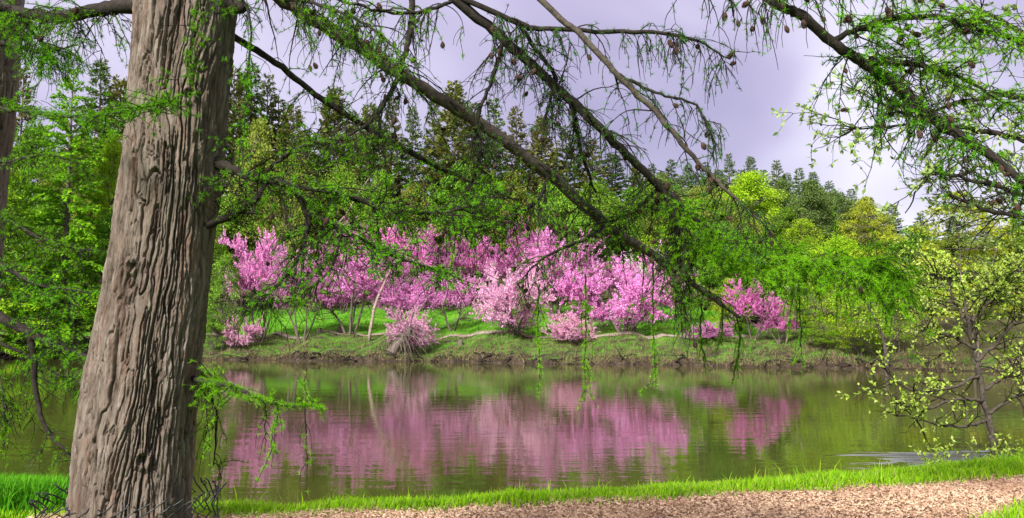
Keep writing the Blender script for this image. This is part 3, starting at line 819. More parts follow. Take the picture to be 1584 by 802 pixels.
# small cut stumps by the gravel path
for px, py, Y in [(494, 517, 60), (525, 513, 62), (712, 537, 56)]:
    X = xat(px, Y); b = np.array([X, Y, hz(X, Y) - .05])
    o = thing('cut_stump', 'small dark cut stump beside the far gravel path', 'stump', b, 'cut stumps on the far lawn')
    w = MB(); w.tube(np.array([b, b + [0, 0, .08], b + [0, 0, .25], b + [.02, 0, .42]]), [.28, .2, .15, .14], 11, .15); w.build('trunk', M['wood_far'], o)

# far bank fringe: dry grass, roots and low herbs
fb = MB()
n = 26000
ux = rng.uniform(-60, 26, n); dd = rng.random(n) ** 2.2 * 6.5 + 0.05
uy = far_shore(ux) + dd
C = np.stack([ux, uy, height(ux, uy) - .02], -1)
keep = fbm(ux * .5, uy * .8, 21) > 0.36
C = C[keep]
fb.blades(C, np.stack([rng.normal(0, .5, len(C)), rng.normal(0, .5, len(C)), np.ones(len(C))], -1), rng.uniform(.1, .38, len(C)), rng.uniform(.03, .07, len(C)))
tag(link('bank_grass', fb.data('bank_grass', M['dry_grass'])), 'dry grass and herbs fringing the far bank', 'grass', kind='stuff')
fb = MB()
n = 42000
ux = rng.uniform(-60, 22, n); uy = far_shore(ux) + rng.uniform(0.8, 22, n)
C = np.stack([ux, uy, height(ux, uy) - .02], -1)
C = C[(fbm(ux * .45, uy * .7, 22) > 0.45) & (np.abs(uy - fpath(ux)) > 0.9)]
fb.blades(C, np.stack([rng.normal(0, .4, len(C)), rng.normal(0, .4, len(C)), np.ones(len(C))], -1), rng.uniform(.1, .26, len(C)), rng.uniform(.04, .09, len(C)))
tag(link('lawn_grass', fb.data('lawn_grass', M['grass_dark'])), 'fresh green grass of the far lawn', 'grass', kind='stuff')
fb = MB()
for _ in range(360):
    x = rng.uniform(-55, 27); y = float(far_shore(x)) + rng.uniform(-.1, .5)
    st = np.array([x, y, hz(x, y) + .05])
    fb.tube(grow(st, [rng.normal(0, 1), -abs(rng.normal(0, .6)), rng.uniform(-.1, .5)], rng.uniform(.4, 1.6), 6, -0.2, .2), np.linspace(rng.uniform(.02, .06), .008, 6), 4)
tag(link('bank_roots', fb.data('bank_roots', M['dark_bark'])), 'tangled roots and dead sticks along the far waterline', 'roots', kind='stuff')

# ------------------------------------------------------------------ near grass
def grass(name, label, X, Y, hgt, mat, wdt=0.007, lean=.35):
    g = MB()
    n = len(X)
    B = np.stack([X, Y, height(X, Y) - 0.015], -1)
    a = rng.uniform(0, 6.283, n)
    out = np.stack([np.cos(a), np.sin(a), np.zeros(n)], -1)
    sd_ = np.stack([-np.sin(a), np.cos(a), np.zeros(n)], -1)
    H = hgt[:, None]; W = (wdt * rng.uniform(.6, 1.5, n))[:, None]
    b1 = rng.uniform(.05, lean, (n, 1)); b2 = b1 * rng.uniform(1.8, 3.4, (n, 1))
    up = np.array([0, 0, 1.0])
    p1 = B + up * H * .55 + out * H * b1
    p2 = B + up * H * (1 - b2 * .3) + out * H * b2
    V = np.stack([B - sd_ * W, B + sd_ * W, p1 + sd_ * W * .8, p1 - sd_ * W * .8, p2], 1).reshape(-1, 3)
    i = np.arange(n)[:, None] * 5
    g.add(V, i + [[0, 1, 2, 3]], i + [[3, 2, 4]])
    return tag(link(name, g.data(name, mat)), label, 'grass', kind='stuff')
n = 92000
gx_ = rng.uniform(-9, 11.5, n)
lo, hi = chip_far(gx_) - 0.03 - 0.25 * rng.random(n) ** 3, near_shore(gx_) - 0.02
gy_ = lo + (hi - lo) * rng.random(n)
gh = (0.05 + 0.13 * fbm(gx_ * 1.1, gy_ * 1.1, 41) ** 1.5) * rng.uniform(.6, 1.5, n) * (0.95 + .3 * np.clip((gx_ - 2) / 4, 0, 1))
gh = np.where(rng.random(n) < .012, gh * 1.9, gh)
grass('bank_grass_near', 'bright lime green grass strip between wood chips and pond', gx_, gy_, gh, M['grass'], 0.005)
n = 30000
gx_ = rng.uniform(3.6, 8.5, n); gy_ = rng.uniform(6.6, 9.6, n)
k = gy_ < chip_near(gx_) + rng.normal(0, .06, n)
gx_, gy_ = gx_[k], gy_[k]
grass('verge_grass', 'bright green grass corner on the camera side of the wood chips', gx_, gy_, rng.uniform(.06, .16, len(gx_)), M['grass'], 0.006)
n = 9000
cx0 = xat(38, 8.3)
gx_ = cx0 + rng.normal(0, .26, n); gy_ = 8.35 + rng.normal(0, .2, n)
grass('grass_tuft', 'tall dark green grass tuft at the water edge left of the trunk', gx_, gy_, rng.uniform(.18, .42, n), M['grass_dark'], 0.007, .3)

# ------------------------------------------------------------------ bark-plated larch trunk
def worley(u, v, per, seed):
    """F1, F2 and cell id in (u,v); u is periodic with period per"""
    ui, vi = np.floor(u).astype(np.int64), np.floor(v).astype(np.int64)
    F1 = np.full(u.shape, 9.0); F2 = np.full(u.shape, 9.0); ID = np.zeros(u.shape)
    for du in (-1, 0, 1):
        for dv in (-1, 0, 1):
            a, b = (ui + du) % per, vi + dv
            k = (a * 73856093 ^ b * 19349663 ^ seed * 83492791) & 0x7fffffff
            k = (k * 1103515245 + 12345) & 0x7fffffff
            rx = ((k >> 8) & 0xffff) / 65535.0
            k2 = (k * 22695477 + 1) & 0x7fffffff
            ry = ((k2 >> 8) & 0xffff) / 65535.0
            d = np.hypot(u - (ui + du + rx), v - (vi + dv + ry))
            nid = ((k2 >> 3) & 0xfff) / 4095.0
            new = d < F1
            F2 = np.where(new, F1, np.minimum(F2, d))
            ID = np.where(new, nid, ID)
            F1 = np.where(new, d, F1)
    return F1, F2, ID

def bark_trunk(axis_pts, axis_r, zs, na, seed, knots=()):
    """axis_pts (n,3) sorted by z; zs rows"""
    A = np.asarray(axis_pts); r = np.asarray(axis_r)
    cx = np.interp(zs, A[:, 2], A[:, 0]); cy = np.interp(zs, A[:, 2], A[:, 1]); rad = np.interp(zs, A[:, 2], r)
    ker = np.ones(31) / 31
    nb_ = na // 5      # finer where the bark faces the path
    th = np.concatenate([np.linspace(R(-190), R(10), na - nb_, endpoint=False), np.linspace(R(10), R(170), nb_, endpoint=False)]) % (2 * math.pi)
    TH, ZZ = np.meshgrid(th, zs)
    RR = np.repeat(rad[:, None], na, 1)
    wob = 0.9 * (vnoise(np.cos(TH) * 3 + 9, ZZ * 1.6 + np.sin(TH) * 3, seed) - .5) + .5 * (vnoise(np.cos(TH) * 8 + 9, ZZ * 7 + np.sin(TH) * 8, seed + 1) - .5)
    U = TH / (2 * math.pi)
    def pn(nu, nv, sd, su=0.0, sv=0.0):          # noise that closes round the trunk
        u = (U + su) * nu; ui = np.floor(u).astype(np.int64); f = u - ui
        f = f * f * (3 - 2 * f)
        return vnoise((ui % nu).astype(float), ZZ * nv + 50 + sv, sd) * (1 - f) + vnoise(((ui + 1) % nu).astype(float), ZZ * nv + 50 + sv, sd) * f
    w1 = (pn(9, 2.0, seed + 20) - .5) * .045 + (pn(30, 7.0, seed + 21) - .5) * .009 + (pn(70, 26.0, seed + 22) - .5) * .004
    wz = (pn(25, 6.0, seed + 23) - .5) * .5
    sarc = np.unwrap(th) * float(np.mean(rad))
    def line(F):                                  # distance in metres to the nearest fissure line
        gz_, gu = np.gradient(F, zs, sarc)
        return np.abs(F - .5) / (np.hypot(gz_, gu) + 1.2)
    r1 = line(pn(42, 1.5, seed + 30, w1, wz) + .36 * (pn(96, 5.0, seed + 31, w1) - .5))
    r2 = line(pn(88, 3.6, seed + 33, w1 * 1.4, wz * .6) + .3 * (pn(150, 14.0, seed + 34) - .5))
    ss = lambda x: x * x * (3 - 2 * x)
    wid = .0025 + .0075 * pn(30, 4.0, seed + 41)
    crack = ss(np.clip((r1 - .001) / wid, 0, 1))
    crack2 = ss(np.clip((r2 - .0005) / .0045, 0, 1))
    lay = pn(30, 4.0, seed + 36, w1, wz) * .55 + pn(90, 12.0, seed + 37, w1) * .45
    terr = np.floor(lay * 9); fr_ = lay * 9 - terr
    step = (terr + np.clip(fr_ / .12, 0, 1)) / 9
    fine = pn(300, 12.0, seed + 38, w1) * .65 + pn(180, 45.0, seed + 39) * .35
    dep = .55 + .9 * pn(16, 1.6, seed + 42)
    disp = (crack - 1) * 0.036 * dep + (crack2 - 1) * 0.015 * crack + (step - .5) * 0.022 + (fine - .5) * 0.013
    ID = lay; id2 = pn(110, 10.0, seed + 40, w1)
    big = (fbm(np.cos(TH) * 1.5 + 5, ZZ * .8 + np.sin(TH) * 1.5, seed + 3) - .5) * 0.05
    RR = RR + disp + big
    for (kt, kz, kr) in knots:
        d = np.hypot((((TH - kt + math.pi) % (2 * math.pi)) - math.pi) * np.interp(kz, A[:, 2], r), (ZZ - kz) * .8) / kr
        RR = RR + 0.018 * np.exp(-((d - 1.0) / .35) ** 2) - 0.02 * np.exp(-(d / .55) ** 2) + 0.005 * np.sin(d * 16) * np.exp(-(d / 1.4) ** 2)
    X = cx[:, None] + RR * np.cos(TH); Y = cy[:, None] + RR * np.sin(TH)
    V = np.stack([X, Y, ZZ], -1).reshape(-1, 3)
    n = len(zs)
    i = np.arange(n - 1)[:, None] * na; j = np.arange(na)[None, :]; j2 = (j + 1) % na
    Q = np.stack([i + j, i + j2, i + na + j2, i + na + j], -1).reshape(-1, 4)
    tone = (0.2 + 0.75 * (step - .1) * .8 + 0.45 * (id2 - .5)).ravel()
    return V, Q, tone

# bark material: each plate has its own tone, rusty and pale flakes
m, t = new_mat('larch_plates')
at_t = N(t, 'ShaderNodeAttribute', attribute_name='plate_tone')
tcn = N(t, 'ShaderNodeTexCoord')
mpn = N(t, 'ShaderNodeMapping'); mpn.inputs['Scale'].default_value = (22, 22, 2.4); t.links.new(tcn.outputs['Object'], mpn.inputs[0])
n1 = nodenoise(t, 2.5, 8, 0.72, mpn.outputs[0])
mixn = N(t, 'ShaderNodeMath', operation='MULTIPLY_ADD'); mixn.inputs[1].default_value = 0.5
t.links.new(at_t.outputs['Fac'], mixn.inputs[0]); t.links.new(n1.outputs['Fac'], mixn.inputs[2])
r1 = ramp(t, [(0.055, 0.038, 0.029), (0.158, 0.118, 0.092), (0.258, 0.204, 0.163), (0.4, 0.332, 0.275)], [0.46, 0.6, 0.78, 1.0])
t.links.new(mixn.outputs[0], r1.inputs[0])
n2 = nodenoise(t, 0.9, 5, 0.7, mpn.outputs[0])
rf = N(t, 'ShaderNodeMapRange'); rf.inputs['From Min'].default_value = 0.53; rf.inputs['From Max'].default_value = 0.66; rf.inputs['To Max'].default_value = 0.75
t.links.new(n2.outputs['Fac'], rf.inputs['Value'])
mxr = N(t, 'ShaderNodeMix', data_type='RGBA'); t.links.new(rf.outputs[0], mxr.inputs['Factor']); t.links.new(r1.outputs[0], mxr.inputs['A'])
mxr.inputs['B'].default_value = (0.235, 0.13, 0.092, 1)
n3 = nodenoise(t, 9, 8, 0.8, mpn.outputs[0])
bmp = N(t, 'ShaderNodeBump'); bmp.inputs['Strength'].default_value = 1.0; bmp.inputs['Distance'].default_value = 0.02
t.links.new(n3.outputs['Fac'], bmp.inputs['Height'])
p = N(t, 'ShaderNodeBsdfPrincipled'); p.inputs['Roughness'].default_value = 0.9; p.inputs['Specular IOR Level'].default_value = 0.15
t.links.new(mxr.outputs['Result'], p.inputs['Base Color']); t.links.new(bmp.outputs[0], p.inputs['Normal'])
o_ = N(t, 'ShaderNodeOutputMaterial'); t.links.new(p.outputs[0], o_.inputs[0])
M['plates'] = m

TY = 4.2
ctr_px = [(199, 800), (219, 600), (250, 400), (273, 200), (289, 0), (303, -200), (314, -450), (325, -750), (335, -1150)]
hw_px = [86, 81, 74, 73.5, 75, 70, 60, 48, 30]
AX = [at(a, b, TY) for a, b in ctr_px]
rad_w = [h_ / FPX * TY * 0.985 for h_ in hw_px]
gz = hz(AX[0][0], TY)
base = np.array([AX[0][0] - 0.03, TY, gz - 0.05])
AX = np.array([base] + AX); rad_w = np.array([rad_w[0] * 1.32] + rad_w)
AX = np.array(sorted(AX.tolist(), key=lambda q: q[2]))
fine_z = np.linspace(AX[0, 2], AX[-1, 2], 200)
larch = thing('larch_tree', 'big grey brown larch with plated trunk inside a wire guard', 'larch', base)
def front_knot(px, py):
    P = at(px, py, TY - .25)
    c_x = np.interp(P[2], AX[:, 2], AX[:, 0]); r_ = np.interp(P[2], AX[:, 2], rad_w)
    s_ = np.clip((P[0] - c_x) / r_, -1, 1)
    return (-math.acos(s_)) % (2 * math.pi), P[2], P[0] - c_x
KN = [(285, 143, .028), (218, 712, .032), (272, 630, .026), (203, 412, .03), (330, 75, .035)]
knots = []
for a, b, r_ in KN:
    kt, kz, _ = front_knot(a, b); knots.append((kt, kz, r_))
zs = np.concatenate([np.arange(base[2], 1.2, 0.03), np.arange(1.2, 4.1, 0.0056), np.arange(4.1, AX[-1, 2], 0.05)])
def smooth_axis(A, r):
    z = np.linspace(A[0, 2], A[-1, 2], 160)
    k = np.ones(9) / 9
    def sm(v):
        v = np.interp(z, A[:, 2], v); vp = np.pad(v, 4, mode='edge'); return np.convolve(vp, k, 'valid')
    return np.stack([sm(A[:, 0]), sm(A[:, 1]), z], -1), sm(r)
SA, SR = smooth_axis(AX, rad_w)
V, Q, tone = bark_trunk(SA, SR, zs, 390, 3, knots)
trunk = part('trunk', V, [Q], M['plates'], larch, False)
a = trunk.data.attributes.new('plate_tone', 'FLOAT', 'POINT'); a.data.foreach_set('value', tone.astype(np.float32))
for i, (kt, kz, kr) in enumerate(knots):      # knot hearts
    c0 = np.array([np.interp(kz, SA[:, 2], SA[:, 0]), np.interp(kz, SA[:, 2], SA[:, 1]), kz]); r0 = np.interp(kz, SA[:, 2], SR)
    d = np.array([math.cos(kt), math.sin(kt), 0.12]); w = MB()
    w.tube(np.array([c0 + d * (r0 - .04), c0 + d * (r0 - .012), c0 + d * (r0 + .002)]), [kr * .75, kr * .6, kr * .38], 10, .18)
    w.build('knot', M['branch_bark'], trunk, True)

# ------------------------------------------------------------------ larch limbs
def cone_mesh():
    w = MB()
    nr, k = 7, 9
    for i in range(nr):                        # overlapping scales in whorls
        f = i / (nr - 1)
        r = 0.0125 * math.sin(math.pi * (0.18 + 0.72 * f)) ** .7
        z = -0.03 * f
        for j in range(k):
            a = (j + .5 * (i % 2)) * 6.283 / k; da = 3.1416 / k * 1.15
            q = lambda r_, aa, zz: [r_ * math.cos(aa), r_ * math.sin(aa), zz]
            w.add([q(r * .75, a - da, z + .003), q(r * .75, a + da, z + .003), q(r * 1.12, a + da * .6, z - .0055), q(r * 1.12, a - da * .6, z - .0055)], [[0, 1, 2, 3]])
    zz = np.linspace(0.003, -0.032, 7)
    w.tube(np.stack([zz * 0, zz * 0, zz], -1), 0.0105 * np.sin(np.pi * np.linspace(.12, .93, 7)) ** .6, 7)
    return w.data('cone', M['cone'])
CONE = cone_mesh()

def limb(tree, pts, rpx, mat='branch_bark', n2=20, len2=(.25, .6), t0=.1, g2=-.10, n3=6, len3=(.06, .2), tuft=1.0, needle='needle', cones=0, own=0.0, spread=1.0, rise=0.0, name='branch', nl=(.020, .032), side=7, bare=0.0):
    """one limb of a larch: bark tube, fine twigs, needle tufts, cones. pts: (px,py,Y) control points"""
    C3 = []
    Yl = None
    if name == 'branch':
        n2 = int(n2 * .85); tuft *= .5; own *= .7
        if own < 1.3: bare = max(bare, .32)
    for q in pts:
        Yl = q[2] if len(q) > 2 else Yl
        C3.append(at(q[0], q[1], Yl))
    C3 = np.array(C3)
    n = max(14, 6 * len(pts))
    P = catmull(C3, n)
    Lm = np.linalg.norm(np.diff(P, axis=0), axis=1).sum()
    P[1:-1] += rng.normal(0, 0.0035, (n - 2, 3))
    Yi = P[:, 1]
    r = np.interp(np.linspace(0, 1, n), np.linspace(0, 1, len(rpx)), rpx) / FPX * Yi
    w = MB(); w.tube(P, r, side, .1)
    b = w.build(name, M[mat], tree, True)
    tw = MB(); TB, TA = [], []
    spots = []
    def tufts(Q, dens, up=.3, skip=0.0):
        L = np.linalg.norm(np.diff(Q, axis=0), axis=1).sum()
        k = int(L / 0.016 * dens + rng.random())
        if k < 1: return
        tt = rng.uniform(skip, .999, k) * (len(Q) - 1)
        i = tt.astype(int); f = (tt - i)[:, None]
        q = Q[i] * (1 - f) + Q[np.minimum(i + 1, len(Q) - 1)] * f
        tg = nrm(Q[np.minimum(i + 1, len(Q) - 1)] - Q[i] + 1e-9)
        o = rand_dirs(k); o = nrm(o - tg * (o * tg).sum(1, keepdims=True) * .7 + np.array([0, 0, up]))
        TB.append(q + o * .002); TA.append(o)
    if own: tufts(P, own, .7, t0)
    for _ in range(n2):
        f = rng.uniform(t0, .99); x = f * (n - 1); i = min(int(x), n - 2)
        st = P[i] + (P[i + 1] - P[i]) * (x - i)
        tg = nrm(P[i + 1] - P[i])
        o = rand_dirs(1)[0]; o[2] = o[2] * .5 + rise
        d = tg * rng.uniform(.2, .9) + o * spread
        L = rng.uniform(*len2) * (1.0 - .45 * f)
        k = 9
        Q = grow(st, d, L, k, g2 * rng.uniform(.3, 1.6), .11)
        tw.tube(Q, np.linspace(max(.0028, .0085 * L / .5), .0016, k), 3, cap=False)
        if rng.random() >= bare: tufts(Q, tuft * rng.uniform(.5, 1.3))
        spots.append(Q)
        for _3 in range(rng.integers(max(1, n3 // 2), n3 + 1) if n3 else 0):
            j = rng.integers(1, k)
            T = grow(Q[j], rng.normal(0, 1, 3) * [1, 1, .4] + nrm(Q[j] - Q[j - 1]) * .7, rng.uniform(*len3), 5, g2 * 2.6 * rng.uniform(.2, 1.5), .18)
            tw.tube(T, np.linspace(.0024, .0013, 5), 3, cap=False)
            if rng.random() >= bare: tufts(T, tuft * rng.uniform(.4, 1.3))
            spots.append(T)
    if tw.n: tw.build('twigs', M['twig'], b, kind='stuff')
    if TB:
        TBc, TAc = np.concatenate(TB), np.concatenate(TA)
        k = 12
        B = np.repeat(TBc, k, 0); A_ = np.repeat(TAc, k, 0)
        d = nrm(A_ * .75 + rng.normal(0, .75, A_.shape))
        nd = MB(); nd.blades(B, d, rng.uniform(*nl, len(B)) * .92, rng.uniform(.0018, .003, len(B)))
        nd.build('needles', M[needle], b, kind='stuff')
    off = np.array(parent_world(b))
    for _ in range(cones):
        Q = spots[rng.integers(len(spots))]
        c_ = Q[rng.integers(2, len(Q))]
        o = link('cone', CONE, b, tuple(c_ - off))
        o.rotation_euler = (rng.normal(0, .5), rng.normal(0, .5), rng.uniform(0, 6.28))
        s_ = rng.uniform(.75, 1.15); o.scale = (s_, s_, s_ * rng.uniform(.9, 1.15))
    return b

LT = larch
# the long limbs sweeping out to the right
limb(LT, [(296,-70,4.2),(370,-45,4.25),(440,2,4.35),(530,57,4.5),(620,115,4.6),(740,190,4.8),(850,270,5.0),(940,350,5.2),(1010,395,5.35),(1060,430,5.45),(1145,492,5.6)], [13,12,11,11,10,10,9,8,7,5.5,2.5], n2=110, len2=(.2,.6), n3=7, tuft=.55, cones=22, t0=.1, g2=-.13, bare=.2)
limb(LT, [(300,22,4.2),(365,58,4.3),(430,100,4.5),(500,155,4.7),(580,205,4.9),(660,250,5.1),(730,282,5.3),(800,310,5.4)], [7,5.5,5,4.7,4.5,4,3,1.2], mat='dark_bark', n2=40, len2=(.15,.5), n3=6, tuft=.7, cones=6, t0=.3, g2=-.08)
limb(LT, [(308,-310,4.2),(480,-180,4.3),(705,0,4.4),(790,70,4.45),(850,125),(920,190),(980,250,4.6),(1030,300,4.7),(1046,350),(1052,395,4.8)], [13,11,8.5,8,7.5,7,6.5,6,5,4], mat='dark_bark', n2=110, len2=(.2,.55), n3=7, tuft=.42, needle='needle_shaded', cones=22, t0=.28, g2=-.15, bare=.25)
limb(LT, [(316,-480,4.2),(600,-235,4.0),(835,0,3.9),(900,55),(960,120),(1020,180),(1060,230),(1110,280),(1150,320),(1200,368)], [10,7,5,5,4.6,4.5,4,3.2,1.8,.8], n2=34, len2=(.12,.4), n3=5, tuft=.5, needle='needle_shaded', cones=8, t0=.38, g2=-.16, bare=.3)
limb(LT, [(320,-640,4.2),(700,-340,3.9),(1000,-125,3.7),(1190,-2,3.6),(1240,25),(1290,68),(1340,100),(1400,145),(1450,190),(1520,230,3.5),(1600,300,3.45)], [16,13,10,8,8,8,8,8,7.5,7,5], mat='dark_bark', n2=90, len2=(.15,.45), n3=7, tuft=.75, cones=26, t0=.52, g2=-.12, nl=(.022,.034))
limb(LT, [(1285,66,3.6),(1350,36,3.55),(1440,25),(1520,48,3.5),(1610,75,3.5)], [5,4.6,4,3,2], mat='dark_bark', n2=60, len2=(.12,.34), n3=6, tuft=1.3, own=1.3, needle='needle_fresh_lit', cones=10, t0=.1, g2=-.06, rise=.1)
limb(LT, [(1335,100,3.6),(1400,98,3.55),(1480,118),(1560,165,3.5)], [5,4.2,3,1.5], mat='dark_bark', n2=46, len2=(.12,.3), n3=6, tuft=1.3, own=1.4, needle='needle_fresh_lit', cones=8, t0=.05, g2=-.05, rise=.15)
limb(LT, [(1180,-5,3.6),(1240,-15,3.5),(1320,-25,3.45),(1440,-20,3.4)], [4,3.5,3,2], mat='dark_bark', n2=26, len2=(.12,.34), n3=5, tuft=.6, cones=12, g2=-.3, bare=.3)
limb(LT, [(1000,-130,3.7),(1070,-50,3.6),(1140,-15,3.55),(1215,-8,3.5)], [4,3.5,3,1.5], mat='dark_bark', n2=22, len2=(.15,.36), n3=4, tuft=.5, needle='needle_shaded', cones=8, t0=.35, g2=-.34, bare=.3)
# bright drooping side limb and its companions
limb(LT, [(1045,368,4.78),(1120,397,4.7),(1200,408,4.6),(1300,402,4.5),(1350,408,4.45),(1388,440,4.4)], [4.2,4,3.5,3,2,1], mat='dark_bark', n2=150, len2=(.12,.36), n3=7, tuft=2.0, own=4.5, needle='needle_fresh_lit', cones=4, g2=-.11, t0=.05, rise=.16)
limb(LT, [(1040,300,4.7),(1080,345,4.75),(1150,380,4.8),(1230,392,4.8)], [4,3.5,3,1.5], mat='dark_bark', n2=80, len2=(.12,.3), n3=6, tuft=1.7, own=2.0, needle='needle_fresh_lit', g2=-.08, rise=.15)
limb(LT, [(985,250,4.6),(1020,290,4.9),(1050,330,5.1),(1100,370,5.2)], [3,2.8,2.2,1], mat='dark_bark', n2=30, len2=(.12,.3), n3=5, tuft=1.0, own=.6, g2=-.1)
# limb drooping over the sky
limb(LT, [(690,-14,4.4),(800,35,4.3),(845,45,4.2),(980,50,4.1),(1060,57,4.05),(1130,92,4.0)], [5,4.5,4,3.5,2.5,1], mat='dark_bark', n2=60, len2=(.12,.36), n3=6, tuft=.75, needle='needle_shaded', own=.8, cones=12, g2=-.28)
limb(LT, [(950,112,3.9),(1020,145,3.9),(1078,165,3.9),(1108,232,3.9)], [2.6,2.2,1.8,.8], mat='dark_bark', n2=22, len2=(.08,.22), n3=4, tuft=.9, needle='needle_shaded', own=1.1, cones=3, g2=-.25)
limb(LT, [(640,-52,4.37),(636,30,4.35),(625,90,4.3),(600,150,4.3),(565,195,4.3),(505,222,4.3)], [5.5,5,4.5,4,3,1], mat='dark_bark', n2=44, len2=(.15,.4), n3=6, tuft=.5, needle='needle_shaded', cones=12, g2=-.2, bare=.25)
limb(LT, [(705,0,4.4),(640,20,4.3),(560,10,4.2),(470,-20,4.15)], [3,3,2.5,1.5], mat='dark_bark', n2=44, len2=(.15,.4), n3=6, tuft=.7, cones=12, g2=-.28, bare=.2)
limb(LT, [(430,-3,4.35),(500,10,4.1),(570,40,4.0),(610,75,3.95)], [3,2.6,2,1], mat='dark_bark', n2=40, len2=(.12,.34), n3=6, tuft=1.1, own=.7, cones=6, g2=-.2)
limb(LT, [(779,62,4.45),(765,110,4.5),(741,177,4.55),(738,210,4.6)], [3.6,3.2,2.6,1.5], mat='dark_bark', n2=26, len2=(.12,.36), n3=6, tuft=.4, needle='needle_shaded', cones=6, g2=-.12, bare=.3)
limb(LT, [(805,40,4.3),(835,85,4.4),(860,120,4.5),(850,160,4.5),(840,195,4.5)], [3.5,3.5,3,2.5,1.5], mat='dark_bark', n2=26, len2=(.12,.36), n3=6, tuft=.4, needle='needle_shaded', cones=6, g2=-.1, bare=.3)
limb(LT, [(880,150,4.5),(888,178,4.6),(900,240,4.75),(922,298,4.9)], [4,3.6,3,1.8], mat='dark_bark', n2=32, len2=(.12,.36), n3=6, tuft=.5, cones=6, g2=-.1, bare=.25)
limb(LT, [(1024,290,4.7),(990,318,4.85),(962,338,5.0),(900,350,5.1)], [3.4,3,2.4,1], mat='dark_bark', n2=30, len2=(.12,.3), n3=6, tuft=.6, g2=-.08)
limb(LT, [(735,188,4.8),(742,240,4.7),(722,300,4.7),(690,350,4.7)], [3.5,3,2.5,1], mat='dark_bark', n2=44, len2=(.15,.45), n3=7, tuft=.6, cones=6, g2=-.1, bare=.2)
limb(LT, [(850,268,5.0),(830,310,4.9),(770,345,4.8),(690,360,4.7)], [3.4,3,2.4,1], mat='dark_bark', n2=44, len2=(.15,.45), n3=7, tuft=.55, cones=6, g2=-.1, bare=.2)
limb(LT, [(940,348,5.2),(900,372,5.0),(840,400,4.9),(800,440,4.9)], [3,2.6,2,.8], mat='dark_bark', n2=30, len2=(.12,.36), n3=6, tuft=.6, cones=5, g2=-.14, bare=.2)
limb(LT, [(1046,350,4.75),(1052,400,4.8),(1045,450,4.8),(1060,500,4.8)], [3.5,3,2,.8], mat='dark_bark', n2=30, len2=(.12,.3), n3=6, tuft=.7, cones=5, g2=-.2, bare=.15)
# limbs low on the right side of the trunk
limb(LT, [(300,245,4.2),(345,257,4.15),(390,275,4.1),(450,290,4.1),(476,338,4.1),(470,390,4.1)], [10,8,7,5.5,4,2], mat='dark_bark', n2=60, len2=(.15,.45), n3=7, tuft=.75, cones=4, t0=.2, g2=-.06, rise=.05)
limb(LT, [(296,350,4.2),(345,340,4.1),(392,312,4.08),(412,284,4.1)], [7,6,5.5,4.5], mat='dark_bark', n2=22, len2=(.15,.4), n3=6, tuft=.6, t0=.25, g2=-.06)
limb(LT, [(440,288,4.1),(520,300,4.15),(600,325,4.2),(680,330,4.3),(770,305,4.4)], [3.5,3.2,2.8,2.2,1], mat='dark_bark', n2=80, len2=(.15,.5), n3=7, tuft=.8, own=.4, cones=4, g2=-.06, rise=.1)
limb(LT, [(470,325,4.1),(540,362,4.1),(600,392,4.1),(690,425,4.2)], [3.5,3,2.5,1], mat='dark_bark', n2=64, len2=(.12,.36), n3=6, tuft=1.0, own=1.3, cones=3, g2=-.07, rise=.1)
limb(LT, [(476,336,4.1),(466,390,4.1),(430,440,4.1),(378,486,4.1)], [3,2.6,2,.8], mat='dark_bark', n2=26, len2=(.12,.34), n3=6, tuft=.7, cones=3, g2=-.14)
limb(LT, [(530,358,4.1),(508,420,4.1),(470,452,4.1),(428,470,4.1)], [2.2,2,1.6,.7], mat='dark_bark', n2=26, len2=(.1,.28), n3=5, tuft=.9, own=1.1, g2=-.1)
limb(LT, [(400,277,4.1),(450,235,4.15),(520,215,4.2),(600,222,4.3)], [3,2.6,2,.8], mat='dark_bark', n2=50, len2=(.12,.4), n3=7, tuft=.8, own=.5, g2=-.08)
limb(LT, [(296,585,4.2),(325,592,4.05),(360,600,4.0),(430,625,3.9),(500,631,3.85)], [5,4,3.6,2.6,1], mat='dark_bark', n2=20, len2=(.06,.16), n3=3, tuft=1.8, own=6, needle='needle_fresh_lit', g2=-.06, t0=.12, rise=.2)
limb(LT, [(296,560,4.25),(320,590,4.4),(335,650,4.5),(330,720,4.5)], [3,2.4,2,.8], mat='dark_bark', n2=20, len2=(.1,.28), n3=4, tuft=.9, g2=-.25)
# limb to the left and short ones above
limb(LT, [(270,2,4.2),(205,10,4.22),(150,15,4.3),(90,28,4.4),(30,18,4.6),(-60,0,4.8)], [15,12.5,11,10,8,6], mat='dark_bark', n2=70, len2=(.12,.4), n3=6, tuft=1.2, own=.6, cones=4, t0=.3, g2=-.14)
limb(LT, [(320,-80,4.15),(312,-30,3.85),(302,30,3.8),(290,105,3.8)], [2.4,2,1.6,.6], mat='dark_bark', n2=20, len2=(.06,.14), n3=4, tuft=1.2, own=1.6, g2=-.2)
limb(LT, [(340,-60,4.2),(385,20,4.0),(383,120,4.0),(376,240,4.0)], [2.4,2,1.4,.6], mat='dark_bark', n2=24, len2=(.05,.13), n3=3, tuft=.9, own=1.5, g2=-.2, t0=.4)
limb(LT, [(330,8,4.2),(362,8,4.1),(378,14,4.05)], [16,12,9], mat='dark_bark', n2=6, len2=(.1,.3), n3=5, tuft=.6, name='broken_stub', side=9)
